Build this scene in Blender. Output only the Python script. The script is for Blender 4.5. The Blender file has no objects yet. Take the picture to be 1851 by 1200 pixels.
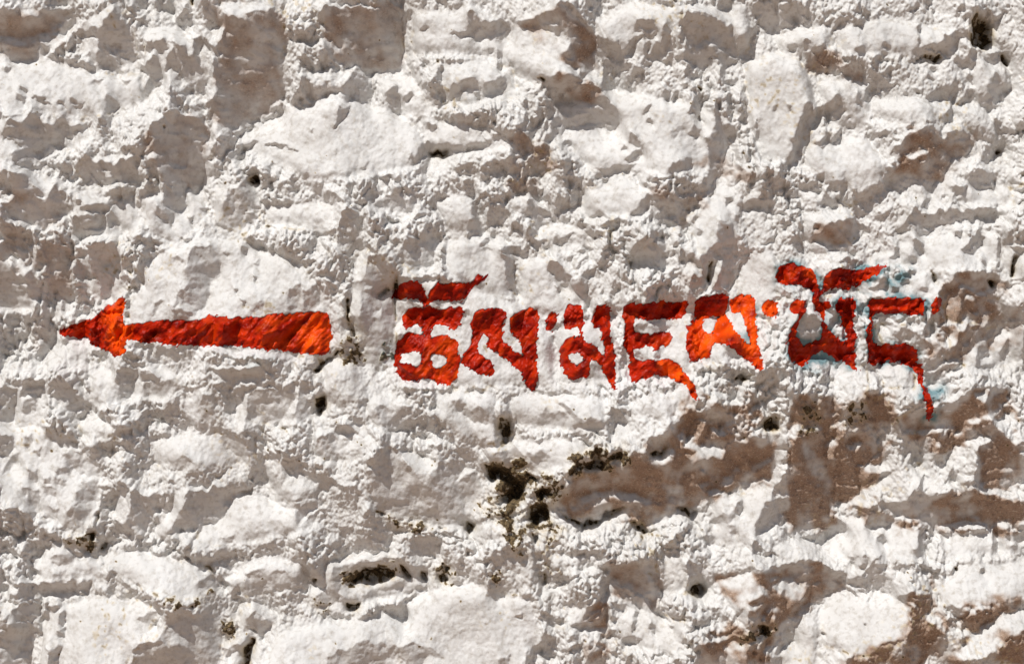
import bpy, math
import numpy as np
sc = bpy.context.scene
PX = 0.0013                      # metres of wall per px of the elevation drawing
CZ = 1.5                         # height above ground of drawing row 600
SX, SY = 0.40, 0.9165            # where the sunlight travels along the wall (right, down)
TAN_E = 0.66                     # and how much it travels towards the wall meanwhile

# ------------------------------------------------------------------ camera
cam_d = bpy.data.cameras.new('camera'); cam = bpy.data.objects.new('camera', cam_d)
sc.collection.objects.link(cam); sc.camera = cam
DIST = 7.0
cam.location = (0, -DIST, CZ); cam.rotation_euler = (math.radians(90), 0, 0)
cam_d.sensor_width = 36; cam_d.lens = 36 * DIST / (1851 * PX)
cam_d.clip_end = 500; cam_d.clip_start = 0.1

# ------------------------------------------------------------------ sky, sun, exposure
w = bpy.data.worlds.new('World'); sc.world = w; w.use_nodes = True
nt = w.node_tree; nt.nodes.clear()
sky = nt.nodes.new('ShaderNodeTexSky'); sky.sky_type = 'NISHITA'; sky.sun_disc = False
elev = math.atan2(SY, math.hypot(SX, TAN_E))
sky.sun_elevation = elev; sky.sun_rotation = math.atan2(-SX, -TAN_E)
sky.air_density = 1.0; sky.dust_density = 1.2; sky.ozone_density = 1.0
bg = nt.nodes.new('ShaderNodeBackground'); bg.inputs[1].default_value = 0.05
wo = nt.nodes.new('ShaderNodeOutputWorld')
nt.links.new(sky.outputs[0], bg.inputs[0]); nt.links.new(bg.outputs[0], wo.inputs[0])
sun_d = bpy.data.lights.new('sun', 'SUN'); sun = bpy.data.objects.new('sun', sun_d)
sc.collection.objects.link(sun)
sun_d.energy = 3.7; sun_d.angle = math.radians(0.5); sun_d.color = (1.0, 0.975, 0.945)
from mathutils import Vector
sun.rotation_euler = Vector((SX, TAN_E, -SY)).to_track_quat('-Z', 'Y').to_euler()
sun.location = (-3, -5, 8)
vs = sc.view_settings
vs.view_transform = 'Standard'; vs.look = 'None'; vs.gamma = 1; vs.use_curve_mapping = False
vs.exposure = 0.2
TRACE = '''
T 0 0
d 0,9 15,8 17,15 22,14 30,9 37,9 48,8 51,16 46,21 43,24 39,22 35,26 33,29 28,29 26,35 25,40 14,40 8,41 4,36 0,34
l 22,8 29,8 29,14 25,14
l 14,9 22,9 18,15
d 33,0 43,0 44,6 34,7
d 28,30 32,33 34,31 37,40 30,39
d 38,35 42,27 46,30 44,40 38,40
d 52,22 60,20 70,20 68,30 64,26 58,24 54,27 50,38 46,36 48,30
d 78,6 81,10 87,20 92,31 94,38 88,40 82,38 80,37 82,46 84,49 76,49 67,47 66,38 68,33 66,24 70,20 72,15 78,10
l 74,34 78,38 82,44 79,43 76,40
d 58,36 62,34 64,47 60,47
d 82,0 96,0 98,8 92,4 85,1
d 104,0 118,0 116,10 111,8 104,9
d 120,11 128,4 130,14 125,20 118,15
d 137,0 148,2 149,12 160,16 170,12 185,5 185,78 175,80 165,87 158,90 157,97 164,97 172,95 164,103 162,106 155,107 153,113 148,118 136,118 138,112 140,100 146,90 150,88 146,80 142,75 140,65 146,58 143,50 144,40 138,30 140,20 138,10
l 149,10 152,6 163,6 175,6 163,9 160,14 156,15
l 136,13 142,20 152,19 150,28 144,33 140,28
l 148,38 150,37 149,44
l 138,56 144,53 147,60 143,68 136,70
l 138,79 143,74 145,82 150,90 146,95 140,103 137,110 134,100 138,93 140,88
l 147,102 146,108 142,112 138,118 135,118 137,108
d 130,27 135,26 138,30 134,37 136,45 139,50 138,58 134,65 127,63 127,54 124,50 118,55 120,48 124,44 122,36 118,31 114,30 126,31 128,38 132,38
d 99,28 103,28 104,34 99,36
d 104,32 111,26 115,35 110,37 104,35
d 94,42 98,44 104,38 109,42 110,52 108,56 102,60 98,65 97,60 100,50 94,47
d 113,40 119,35 122,44 118,48 112,49
d 116,58 120,62 122,66 124,70 128,75 120,74 115,68
d 5,45 9,47 8,49 5,49
d 15,57 21,60 20,63 15,60
d 14,64 20,66 19,71 15,69
d 42,70 47,75 40,73
d 50,68 58,69 53,75 49,72
d 24,68 31,65 31,68 36,72 30,70
d 5,90 10,84 18,84 22,78 25,74 28,79 33,85 38,84 45,80 49,85 53,86 59,83 60,87 54,90 47,92 43,94 45,99 41,100 40,106 32,108 26,109 22,115 14,112 12,104 17,100 12,97 5,94
d 75,64 78,68 80,74 76,77 75,82 76,90 72,89 68,86 68,81 72,76 72,68
d 68,88 74,90 78,93 75,96 70,93
s 62,56 70,54 68,58 64,59
s 82,55 90,54 86,58
d 111,76 120,75 130,78 137,80 140,90 136,95 134,102 136,110 136,118 107,118 108,104 102,102 105,96 100,97 102,90 106,84 112,80
k 110,85 113,85 112,88
d 92,108 98,104 92,118 82,118 82,112
d 55,118 58,106 64,108 72,110 78,112 80,118
d 42,118 48,109 50,116
d 92,14 98,12 100,16 94,18
k 126,2 129,1 129,4
T 450 0
d 0,10 8,8 18,8 22,12 24,20 26,28 26,34 21,37 23,45 25,52 26,58 23,62 20,68 22,73 18,78 10,80 0,83
d 28,18 36,22 44,20 48,21 46,26 42,30 36,28 30,27 26,23
d 47,8 52,4 60,5 75,4 82,6 100,8 101,0 103,0 102,20 103,30 100,38 102,44 100,47 88,48 80,50 75,45 70,44 62,44 58,47 50,48 45,46 36,44 32,38 38,38 46,42 48,36 52,33 58,32 56,28 50,24 52,18 48,14
l 44,30 48,24 52,30 56,31 54,26 60,30 60,33 52,34 47,40 44,36
d 52,0 102,0 102,6 92,8 80,3 62,3 54,2
d 36,50 40,55 48,58 60,60 64,55 64,48 72,46 77,50 82,50 82,60 81,70 75,68 66,66 64,62 55,62 46,65 42,67 40,71 34,72 30,70 29,64 33,58
l 39,47 50,47 50,52 45,55 44,60 42,55 40,52
l 51,47 62,45 70,45 68,50 64,56 58,56 52,56
d 60,71 69,70 66,75 62,80 58,88 56,88 60,78
d 42,88 44,85 43,89 41,89
d 10,95 22,96 24,99 33,101 30,101 20,99 12,97
d 146,9 152,8 155,14 160,15 172,15 174,20 172,26 162,27 152,26 148,24 142,25 134,22 146,20 148,16
d 113,20 118,18 120,20 116,22
d 113,40 118,38 121,42 115,42
k 127,40 128,40 128,43 126,42
d 92,60 98,56 101,64 102,74 96,75 93,68 90,62
d 102,64 109,62 110,65 104,68
d 118,58 125,52 130,60 129,70 125,70 122,64
d 132,66 138,59 142,57 150,54 156,58 155,66 150,64 143,62 141,66 134,68
d 158,57 168,52 172,55 173,59 168,64 158,66
d 152,80 156,76 161,75 160,82 156,86 152,85
d 119,83 124,83 125,87 121,89
d 130,78 140,77 142,80 134,82
d 122,99 128,97 135,96 148,97 160,94 163,97 155,100 142,102 134,104 128,105 124,103
k 121,100 133,100 132,104 127,102 122,103
d 155,87 163,98 158,93
d 163,90 168,90 169,94 164,95
d 172,88 180,88 185,80 185,118 175,118 174,106 180,108 172,92
d 115,97 119,95 121,100 121,106 118,112 112,115 108,110 113,102
d 138,113 144,109 150,110 150,117 140,118
d 152,118 155,110 165,108 169,112 165,118
d 74,114 80,110 78,114
d 107,104 110,102 110,107
d 160,33 164,32 163,36 160,37
d 166,32 170,34 169,40 170,47 167,44
d 0,118 2,111 6,118
T 900 0
d 12,15 25,12 30,10 38,9 41,4 46,4 52,10 58,16 62,21 65,25 65,32 63,40 64,46 60,52 56,55 55,47 50,46 46,44 42,40 45,36 48,32 46,27 42,23 40,26 36,22 30,20 22,21 16,20
d 66,23 72,28 75,31 80,31 82,35 88,32 90,36 86,42 90,44 88,48 82,48 78,50 78,54 80,58 76,60 72,62 68,62 70,55 69,45 67,35
d 24,54 30,53 38,52 50,51 58,56 62,55 68,62 72,66 78,70 81,74 82,82 80,87 74,86 68,84 64,83 56,84 50,84 42,88 38,90 34,97 30,98 32,92 36,86 36,80 40,75 38,70 33,66 30,62 26,58
k 26,54 32,53 31,56 27,56
d 92,14 98,13 104,14 105,20 107,25 102,27 98,24 96,22 92,23
d 98,24 102,30 108,33 109,22 112,17 115,22 118,32 119,40 117,44 108,42 104,44 98,46 96,44 98,38 94,40 90,42 92,38 86,42 90,30 94,27
l 102,28 104,28 103,36 100,36
l 89,40 94,30 98,26 97,38 94,44
d 120,16 125,10 132,8 140,12 143,14 148,14 152,20 156,16 158,22 160,34 165,38 160,42 155,44 152,50 156,56 160,54 156,62 150,62 147,56 148,42 142,40 140,45 136,52 128,53 124,52 126,44 120,40 122,34 126,32 124,24
l 142,40 148,39 148,46 145,50 144,56 142,50
d 146,2 155,0 156,4 150,7 147,6
d 174,0 182,0 181,12 176,16 172,12
d 182,5 185,4 185,22 182,18
d 160,24 165,22 170,24 168,32 172,37 164,40 160,36
d 170,22 174,19 174,28 172,34
d 158,48 162,52 160,57 156,58
d 90,48 93,46 95,48 97,54 94,56 90,54
d 87,50 90,52 90,59 86,59
d 112,54 116,55 116,62 115,66 111,64
d 118,61 122,61 120,66 117,68
d 122,57 128,56 128,59 124,59
d 130,60 136,58 138,62 136,72 136,80 138,82 132,78 126,76 128,74 130,68
k 133,57 137,57 136,59 134,59
k 134,77 135,77 134,81
d 146,68 149,66 148,80 150,84 158,84 163,88 162,92 158,95 155,98 153,106 150,112 148,118 140,118 142,110 140,100 138,95 142,92 146,86 145,76
d 154,62 158,66 160,72 157,74 153,70
d 163,68 167,70 166,76 164,80 163,88 160,84 162,78
d 172,80 175,86 175,94 173,92
d 88,88 92,93 96,99 90,98 87,96
d 92,102 96,99 97,104 93,108 88,109 85,106
d 42,95 47,93 49,97 44,99
d 42,108 46,106 49,112 46,117 42,113
d 83,98 86,99 82,102
d 108,118 112,113 118,110 124,107 129,107 130,112 127,118
d 99,73 102,72 101,77 98,76
d 100,82 104,83 103,86 100,85
d 16,70 20,68 20,84 18,90 24,98 28,98 34,98 32,106 33,114 30,118 26,116 24,108 22,118 6,118 4,110 8,106 10,100 4,92 0,88 10,88 16,86 18,78
d 22,80 30,77 32,78 26,88 24,92 21,86
d 32,68 40,66 42,70 38,76 34,78 31,72
d 0,15 6,16 5,20 0,22
d 0,50 6,53 4,60 0,63
s 114,88 124,86 126,88 118,92
d 130,86 136,88 132,95 127,92
d 60,0 70,2 70,6 65,8 60,5
T 1350 0
k 150,13 154,10 160,11 163,16 164,22 166,28 160,31 152,29 149,26 151,20
d 148,4 154,6 160,10 168,8 178,3 174,8 170,12 168,18 164,16 164,12 158,12 150,12
d 6,0 17,0 19,8 22,14 21,20 16,22 12,18 5,18 8,8
d 20,5 28,3 36,4 41,8 39,14 40,17 32,18 22,20 24,12
d 1,20 6,18 8,22 6,30 5,36 0,38
d 63,10 67,13 62,19 56,24 52,25 58,20 60,14
d 51,14 56,14 55,18
d 69,6 76,4 82,7 80,11 72,10
d 108,3 115,3 115,7 108,8
d 118,1 125,1 124,4 119,4
d 124,6 127,8 125,10
d 140,6 144,4 144,8 141,10
d 28,30 32,28 34,34 29,34
d 38,30 43,29 45,34 48,32 52,30 55,35 56,41 60,46 58,51 52,49 46,47 42,45 38,41
d 34,36 37,38 36,44
d 62,41 68,38 70,33 75,32 80,38 81,46 78,50 74,56 70,56 69,51 64,50 60,48 64,46 66,42
d 69,17 73,15 77,17 75,19
d 75,51 79,50 77,56 74,55
d 73,63 76,66 77,73 74,71 72,68
d 85,39 89,37 98,38 97,42 92,43 89,48 88,55 94,57 102,57 96,61 91,62 88,64 83,69 78,67 80,60 83,54 82,46
d 95,44 97,50 96,55 94,55
d 88,33 92,30 95,33 94,36 88,35
d 100,36 103,36 102,40
d 113,18 118,17 116,23 114,22
d 114,24 116,28 114,30
d 138,19 143,25 140,29 141,33 136,37 130,36 120,34 112,35 120,32 130,30 132,24
d 113,38 132,38 132,42 128,47 122,47 118,43 112,43 108,44 111,40
k 113,38 120,38 130,38 131,40 127,41 120,40 113,40
d 139,38 144,41 148,38 151,30 154,34 155,42 152,47 146,47 140,44 137,42
d 156,34 160,33 164,36 168,33 172,36 170,40 165,43 160,41 157,38
k 173,38 178,40 178,44 173,42
d 123,51 126,54 121,54
d 135,55 140,54 142,58 139,63 138,72 139,80 134,84 128,84 132,76 136,72 136,66 130,66 124,68 120,65 126,59 130,60 132,57
d 111,60 118,63 118,66 112,64
d 148,58 152,62 154,67 150,69 146,68 140,70 144,64
d 150,48 152,52 153,58 150,54
d 166,47 169,52 172,56 178,54 180,58 176,62 176,65 170,65 168,72 162,74 158,68 157,62 161,62 163,56
d 173,47 176,50 175,54
d 155,60 158,62 158,70 154,66
d 60,64 63,66 66,74 62,78 56,80 50,81 48,83 44,87 40,88 42,94 42,98 40,103 38,108 34,110 32,113 24,112 21,110 28,106 30,100 28,96 32,88 34,84 34,80 40,76 48,72 54,69
d 41,68 43,69 43,74 40,77 36,78 37,72
d 17,71 19,71 19,75 16,75
d 25,72 28,71 27,76
d 54,88 54,95 51,99 45,98 50,93
d 62,85 64,90 62,96 57,97 55,94 59,91
d 66,80 70,80 66,82
d 68,84 73,82 72,87 68,91 66,92 67,87
d 86,90 92,87 95,88 92,91 87,92
d 107,85 109,84 110,88 104,91 104,88
d 94,95 100,92 100,94 95,97 93,98
d 94,104 96,101 102,95 108,91 116,86 122,83 125,88 126,92 120,98 112,104 106,106 102,109 100,110 99,107 97,104
d 124,91 132,91 140,88 145,87 150,88 153,96 150,100 146,102 140,106 134,112 130,118 92,118 92,116 97,111 104,111 112,107 120,105 116,102 120,96
l 101,110 108,104 116,101 115,104 106,109
d 117,82 124,82 130,82 124,84
d 126,88 131,84 128,92
d 157,90 159,88 158,95
d 160,96 167,96 170,80 173,84 174,90 176,95 175,101 171,102 168,104 164,101
k 168,101 173,100 170,103
d 166,79 174,86 185,80 185,87 178,88 174,90 176,96 172,97 167,90
d 158,100 164,100 168,104 162,108 157,107
d 150,115 156,114 160,115 166,116 166,118 150,118
d 183,94 185,93 185,118 181,118
T 0 293
d 0,12 8,8 16,8 22,12 26,18 30,19 32,22 28,26 33,24 38,18 40,14 43,20 47,24 48,30 50,34 48,38 47,45 48,50 48,58 45,62 46,70 50,78 54,83 59,84 60,90 59,100 56,104 48,104 47,93 40,92 36,87 34,100 35,110 34,118 0,118
l 2,20 8,23 14,24 12,29 8,30 6,26 2,32 0,30 0,26
l 10,42 15,42 15,46 11,45
l 33,39 37,40 35,46 30,50 28,49 33,46
l 39,40 44,39 45,42 42,47 39,46
l 17,50 20,46 24,43 26,44 26,60 24,70 29,74 28,80 25,78 23,70 18,76 13,75 12,76 8,72 6,66 8,64 12,66 15,66 20,70 22,60 18,57
d 19,48 23,46 23,54 20,57 18,53
l 9,58 22,59 21,62 19,68 10,62
s 12,60 19,60 18,65 14,65
d 8,66 12,69 14,74 10,74
l 0,54 4,53 4,56 1,57
l 16,82 18,80 19,81 18,85
l 35,88 37,87 39,91 47,93 48,100 55,104 48,107 38,112 36,110 35,100
d 39,93 41,96 41,103 39,100
l 17,110 21,109 22,115 26,118 16,118 18,114
l 16,107 22,105 22,107
l 26,8 30,7 32,12 30,18 27,14
d 42,5 46,0 50,0 50,8 46,11 42,9
d 21,2 24,0 38,0 32,4 26,5 22,7
d 55,0 78,0 80,6 80,12 74,15 68,14 64,12 62,14 57,13 54,9
l 62,10 65,13 62,14
l 71,5 76,5 77,9 72,9
d 78,0 91,0 93,8 94,11 97,0 134,0 135,8 134,16 130,20 125,14 124,20 125,28 122,32 116,30 110,28 110,16 106,7 106,16 102,18 94,18 90,22 88,28 82,26 81,16 80,10
l 112,16 117,18 116,21
d 142,0 154,0 152,10 146,12 140,14 142,6
k 166,11 172,10 174,15 170,16 167,13
s 152,21 162,15 168,14 172,18 173,34 165,35 164,44 155,43 150,38 148,34 149,30 152,26
d 165,36 172,35 175,43 166,43
d 164,55 168,50 175,51 180,60 172,58
d 52,23 56,24 56,28 53,28
d 56,30 66,28 70,28 77,22 79,14 81,26 76,28 72,32 70,36 62,34 56,33
d 51,37 62,36 71,36 71,44 70,48 64,50 54,52 51,50
d 72,34 76,30 79,38 80,43 73,43
d 107,33 112,30 117,33 115,43 110,42 107,38
d 118,30 122,30 120,32
d 134,32 140,31 137,38
d 126,36 130,37 129,42
d 97,44 101,45 99,48
d 122,52 130,50 126,54
d 93,53 97,50 102,50 107,53 108,59 102,62 99,65 97,60 95,57
d 60,58 66,54 73,55 80,57 82,64 81,72 76,75 73,74 73,80 72,90 68,92 66,85 64,78 60,77 56,78 54,80 50,76 48,68 48,62 54,60
l 51,64 56,65 60,62 61,70 60,76 55,70
d 85,64 90,64 90,73 86,74
d 80,76 88,78 86,82 82,84
d 93,73 98,82 94,80
d 88,80 91,82 89,86
s 128,60 136,57 142,56 146,60 148,66 148,76 142,80 140,84 142,90 138,96 132,100 128,94 120,90 124,84 128,80 126,72 128,68 126,66
s 118,64 124,64 124,67 118,67
d 150,58 155,60 153,62
d 161,57 166,58 165,62 162,61
d 172,66 175,66 175,69
d 158,86 162,87 160,90
d 174,94 177,94 176,98 173,98
d 163,92 167,95 165,97
s 104,94 110,92 106,100 103,104
s 120,90 122,96 118,98
s 117,100 124,99 130,102 128,106 120,107
d 171,77 174,78 172,82
T 450 293
d 8,10 16,9 17,16 14,24 10,24
s 18,18 22,15 28,10 32,9 35,14 34,22 28,24 22,22 19,23
l 23,15 26,14 27,20 23,19
s 34,8 42,10 50,8 62,7 70,6 72,10 74,18 75,22 70,25 66,20 66,14 60,16 56,12 50,15 48,20 44,21 40,17 36,16 36,10
s 50,21 54,19 58,21 62,24 66,29 58,28 50,27
s 75,12 82,10 86,14 84,22 78,16
d 74,6 80,2 78,6
s 110,2 118,0 120,0 118,8 110,10 104,13 96,14 90,13 94,9 104,9
s 82,31 88,27 92,23 98,21 103,22 104,25 110,23 111,28 107,33 104,34 99,31 93,35 90,34 86,33
d 139,3 145,1 150,3 150,8 144,9 139,8
d 153,9 156,3 160,0 168,0 169,5 166,10 160,12 155,11
d 172,0 185,0 185,18 178,21 174,16 174,8
d 144,12 149,11 150,22 145,23 143,18
d 164,16 167,25 173,20 174,24 172,32 176,34 170,40 164,43 160,44 154,48 153,49 147,50 147,42 151,36 148,30 148,26 151,24 156,22 158,18 162,22 163,30
l 154,24 160,21 162,30 160,38 158,43 155,46 156,40 152,32
d 64,34 70,32 74,34 77,39 76,44 77,54 80,56 88,57 86,60 76,59 70,60 68,63 70,70 66,78 62,82 62,90 56,86 52,80 51,74 58,72 58,66 60,60 61,48 62,40
l 56,68 60,68 62,72 60,76 57,75
s 32,43 40,43 46,44 48,48 54,44 60,46 59,54 54,50 46,51 40,48 34,47
s 40,52 45,53 46,58 42,60 38,55
s 26,58 34,60 36,64 34,68 28,68 25,64
k 26,60 28,60 27,61
s 42,66 46,67 44,70
s 112,48 120,44 128,40 136,42 132,48 129,52 129,56 126,58 126,66 121,68 118,72 112,70 106,67 102,68 98,64 102,58 106,54 108,50
s 109,36 120,40 116,44 110,42
d 126,22 134,23 130,26 126,27
d 117,26 124,27 122,34 118,33
s 79,64 88,61 92,63 98,66 98,72 99,80 98,92 96,118 70,118 67,110 66,100 68,96 74,104 76,96 72,92 70,88 74,80 78,80 79,76
l 64,82 70,80 74,86 76,92 75,100 73,106 68,100 66,94 64,90
l 79,84 83,84 83,87 79,87
l 83,98 89,97 87,103 83,103
k 85,88 95,86 92,90 86,91
k 66,94 67,94 68,108 70,118 68,118 66,104
k 97,78 98,76 99,82 98,100 97,112
s 100,76 106,76 110,80 100,80
d 154,54 158,50 161,54 157,57 154,57
d 161,46 165,45 165,51 161,50
d 168,58 172,62 178,70 178,78 180,88 178,91 174,86 172,76 170,66
s 175,56 185,60 185,64 178,61
s 157,58 164,59 158,61
d 176,40 181,43 182,47 176,46
s 28,84 35,83 35,92 32,100 26,102 28,92
s 36,86 42,82 48,86 48,94 44,100 43,107 38,104 37,96
s 5,95 12,94 10,100 2,100
s 4,68 9,66 8,70
d 84,44 88,42 87,48 84,50
d 88,50 93,49 92,56 86,54
s 98,93 110,93 116,98 108,98 103,99 100,108 96,110
s 142,98 146,98 146,102 142,102
T 900 293
d 8,0 24,0 26,10 27,22 22,25 20,18 14,20 8,18
d 0,0 4,0 4,10 0,12
d 0,22 6,24 6,32 8,35 4,40 0,42
d 20,28 24,25 28,29 34,34 38,39 32,42 26,42 20,39 13,37 12,35 18,33
d 42,2 49,0 50,14 54,12 58,18 56,22 53,30 50,38 47,40 48,32 50,22 46,18 43,10
d 40,22 48,20 48,34 44,40 38,38 39,28
d 24,0 30,0 32,6 28,12 25,8
d 27,18 30,18 30,24 26,24
d 58,41 62,36 68,35 73,37 78,39 84,37 88,34 92,30 97,26 100,24 108,24 112,24 120,24 128,25 132,22 134,24 132,30 128,36 126,42 122,46 120,40 118,38 114,44 108,44 106,38 102,42 96,40 90,38 86,42 82,40 78,46 74,44 70,40 64,39
l 110,24 114,22 124,22 129,24 120,24
d 98,8 104,10 112,6 120,0 128,0 129,12 130,16 136,15 140,8 142,0 153,0 150,8 147,14 144,22 138,24 134,26 130,23 122,21 114,20 108,16 100,14
l 129,3 136,2 138,10 134,14 130,14
d 66,6 74,4 80,4 86,2 93,2 88,8 84,8 80,11 74,11 70,14 66,12
d 90,6 94,8 93,14 90,10
d 96,50 104,48 110,49 116,50 110,52 100,52
d 88,58 92,53 98,54 104,52 105,56 110,60 113,65 112,70 110,74 106,70 102,71 98,69 94,72 88,70 86,64
l 105,52 111,51 112,57 109,58 106,56
d 70,58 75,56 80,58 80,64 76,67 73,68 72,72 68,70 68,64
k 75,60 77,60 76,61
k 86,66 90,67 88,70
d 62,74 68,70 66,76 60,80 58,86 60,90 62,98 60,98 56,92 52,86 50,80 56,78
d 34,68 36,65 42,68 46,73 50,78 48,82 42,82 38,76 33,74
d 0,58 8,56 14,57 20,58 19,63 14,62 8,62
d 19,46 24,46 28,52 34,54 35,61 30,58 26,55 20,53
d 40,46 44,50 52,48 48,53 42,55 38,54
d 50,60 56,60 62,58 60,61 54,62
d 65,46 69,46 69,51 65,50
d 38,82 42,84 40,87
d 10,41 16,42 16,47 11,46
d 96,88 100,84 106,80 108,74 112,78 116,82 120,86 122,92 116,94 108,94 104,92 100,96 98,92
d 76,84 80,80 84,78 82,84 78,88
d 70,92 76,94 80,100 76,104 72,98
d 147,40 152,40 155,43 157,52 160,54 166,57 170,58 166,64 162,68 161,78 156,84 154,87 148,88 142,86 146,80 148,74 150,66 146,64 144,70 142,78 138,88 132,90 134,100 130,105 126,100 127,84 130,76 138,78 136,70 130,68 128,66 124,70 124,66 128,62 134,64 136,60 142,56 146,52 146,44
l 127,73 136,74 136,76 128,76
k 141,65 142,66 142,78 140,80
d 121,57 124,60 124,66 121,66
d 152,24 156,24 157,28 152,29
d 160,28 170,26 180,26 185,25 185,32 178,33 174,33 168,32 164,34 160,31
d 178,6 182,10 184,22 180,25 175,24 176,14
d 158,36 162,38 162,44 158,42
d 159,49 164,50 166,56 162,55
d 133,44 136,45 135,49 132,48
d 131,92 140,89 150,87 155,90 154,98 150,104 144,104 138,103 132,106 130,104
d 86,96 100,94 114,93 122,92 120,100 115,104 106,106 98,103 92,104 84,100
s 102,108 114,106 117,107 114,112 104,113
d 64,96 70,97 76,98 75,106 70,104 64,106
s 45,96 50,96 56,98 52,104 45,104
T 1350 293
d 92,5 98,1 104,1 112,0 136,0 133,6 130,13 126,14 124,20 120,18 119,12 112,14 106,18 100,21 94,21 90,26 87,30 80,35 74,36 70,30 70,18 78,20 86,18 91,12
d 22,0 38,0 34,4 30,5 24,4
d 20,6 25,6 24,12 28,14 30,16 30,20 26,24 22,24 18,20 18,12
d 33,10 38,8 34,14 42,14 46,8 49,6 50,18 46,20 40,17 32,17
d 12,4 15,6 17,20 14,24 8,24 9,18 12,14
d 0,26 8,25 14,25 19,24 23,30 20,32 12,34 4,32 0,32
d 2,6 5,12 3,18 0,20
d 50,22 53,21 57,26 61,31 54,31 50,30
d 51,15 58,14 64,14 67,18 68,26 70,32 66,32 62,28 58,25 62,22 56,20
d 118,24 122,24 121,30 117,28
d 136,17 142,15 148,16 146,22 147,28 142,30 137,28 139,20
d 150,6 156,4 160,8 164,7 168,10 167,18 160,18 154,18 150,14 148,10
d 182,0 185,0 185,6 182,14
d 86,38 90,34 97,33 94,38 88,42
d 108,36 112,32 119,33 124,34 130,32 144,33 152,32 158,31 166,30 172,35 168,38 164,41 158,38 150,38 144,38 138,42 130,42 126,45 122,48 117,49 112,46 106,46 100,50 95,50 100,45 105,40
d 54,42 60,40 64,42 70,39 74,38 76,42 80,45 82,47 78,48 73,52 71,56 74,62 70,63 64,62 60,60 54,60 48,55 42,55 42,52 48,50 50,46
d 43,43 48,42 46,46 42,48
d 70,33 74,38 82,47 76,44
d 22,36 25,38 28,42 24,44 22,40
d 30,48 35,50 38,56 37,60 32,58 29,52
d 113,51 117,54 118,60 114,62 111,58 110,54
d 107,64 113,64 112,69 108,70
d 139,47 143,47 143,50 139,50
d 146,47 149,47 149,50
d 150,48 156,46 160,50 158,56 152,60 144,61 142,59 148,54
d 167,50 170,52 169,64 167,71 165,66 167,58
d 155,64 159,68 158,72
d 80,50 83,50 82,53
d 90,54 92,54 92,58
d 98,56 101,60 102,66 98,66 94,65 98,62
d 78,56 80,56 79,58
d 60,68 66,66 74,65 79,68 80,71 74,73 66,72
d 178,50 185,44 185,52 178,53
d 175,58 183,56 183,62 178,60
k 178,62 180,62 178,78 176,78
d 101,78 107,78 107,82 103,83 100,81
d 88,78 94,80 92,86 84,87 80,85 84,83
d 95,83 100,84 100,88 95,87
k 122,72 125,76 126,80 124,82 124,77
d 115,84 119,84 119,87 115,87
d 126,90 129,84 134,80 138,76 144,76 150,72 158,72 163,76 165,84 168,88 170,94 172,97 176,97 185,90 185,108 178,110 172,112 166,118 140,118 140,112 144,110 155,110 160,108 164,100 158,102 156,108 150,108 145,106 140,108 138,106 142,98 134,94 133,100 132,112 126,110 122,102 126,98
l 134,92 140,90 142,95 140,100 138,106 133,108 132,98
l 140,110 150,108 157,109 161,104 165,99 164,104 160,109 150,111 142,113
l 145,90 150,88 152,92 148,95 144,93
k 160,78 165,79 165,84 161,82
d 118,108 122,105 124,108 122,116 117,116 116,112
d 168,82 176,79 185,76 180,82 172,86
d 24,86 28,88 28,92 24,90
d 34,100 44,102 50,108 48,118 30,118 32,106
d 55,102 60,102 64,110 66,118 54,118 52,110
s 84,100 98,100 96,106 88,108 86,118 80,118 82,106
d 18,72 24,72 25,80 20,81
d 36,72 40,74 42,80 44,84 38,84 34,80
d 50,76 56,73 64,72 73,73 73,84 66,86 58,86 50,84
d 80,92 96,92 114,93 114,102 108,103 94,102 80,103
d 58,94 71,92 71,98 66,108 60,100
d 44,92 50,94 50,100 44,99
T 0 586
d 0,0 16,0 16,8 13,12 10,16 4,19 0,22
d 22,0 35,0 34,8 32,14 30,20 26,23 22,24 23,14 26,11 22,6
l 17,0 21,0 22,8 26,12 23,16 22,28 12,29 12,16 14,9 17,6
s 8,14 12,10 11,26 8,26
s 40,10 46,12 42,15 38,18
s 62,18 72,18 74,24 66,26 60,27 60,20
s 86,14 100,13 112,14 124,14 132,14 132,24 124,34 120,32 118,24 112,20 104,16 98,18
d 84,22 90,17 95,20 99,26 100,29 92,29 86,27
s 100,18 110,19 108,24 101,27
s 140,18 150,15 165,16 165,24 150,25 140,23
s 45,32 52,32 52,38 48,36
d 80,31 92,30 94,34 90,38 89,44 86,52 82,50 80,42 79,36
d 96,32 104,32 110,35 108,38 102,37 96,38
s 97,38 110,38 124,35 124,42 128,40 120,46 119,54 122,58 134,64 146,66 150,70 154,72 172,70 178,72 178,78 176,86 178,98 180,104 174,106 168,100 170,88 158,86 152,84 150,80 149,73 143,72 138,74 134,72 130,66 124,72 118,70 108,67 102,70 98,76 100,84 101,90 104,93 98,99 93,103 88,103 84,100 86,106 88,112 82,116 76,118 66,118 66,108 70,104 62,102 54,98 46,94 44,88 42,86 47,82 56,86 58,84 52,82 44,81 36,79 31,77 32,70 36,63 48,62 53,66 56,76 60,80 68,76 76,72 84,69 92,64 98,58 90,56 83,55 80,52 88,52 97,50 97,44
d 84,70 96,66 100,62 112,62 104,68 98,72 92,80 76,84 62,84 56,86 50,84 66,80
l 88,86 86,82 80,82 74,88 70,90 71,96 74,112 80,108 86,102 84,92
d 141,28 150,29 166,29 176,30 182,36 185,38 185,42 176,41 170,42 162,46 163,50 158,60 152,60 152,54 149,44 145,40 150,38 146,32
d 175,24 185,20 185,36 178,30 174,27
l 140,27 152,24 166,24 175,28 166,30 150,29
s 137,48 146,46 147,56 150,66 148,68 142,66 138,62 136,54
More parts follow.
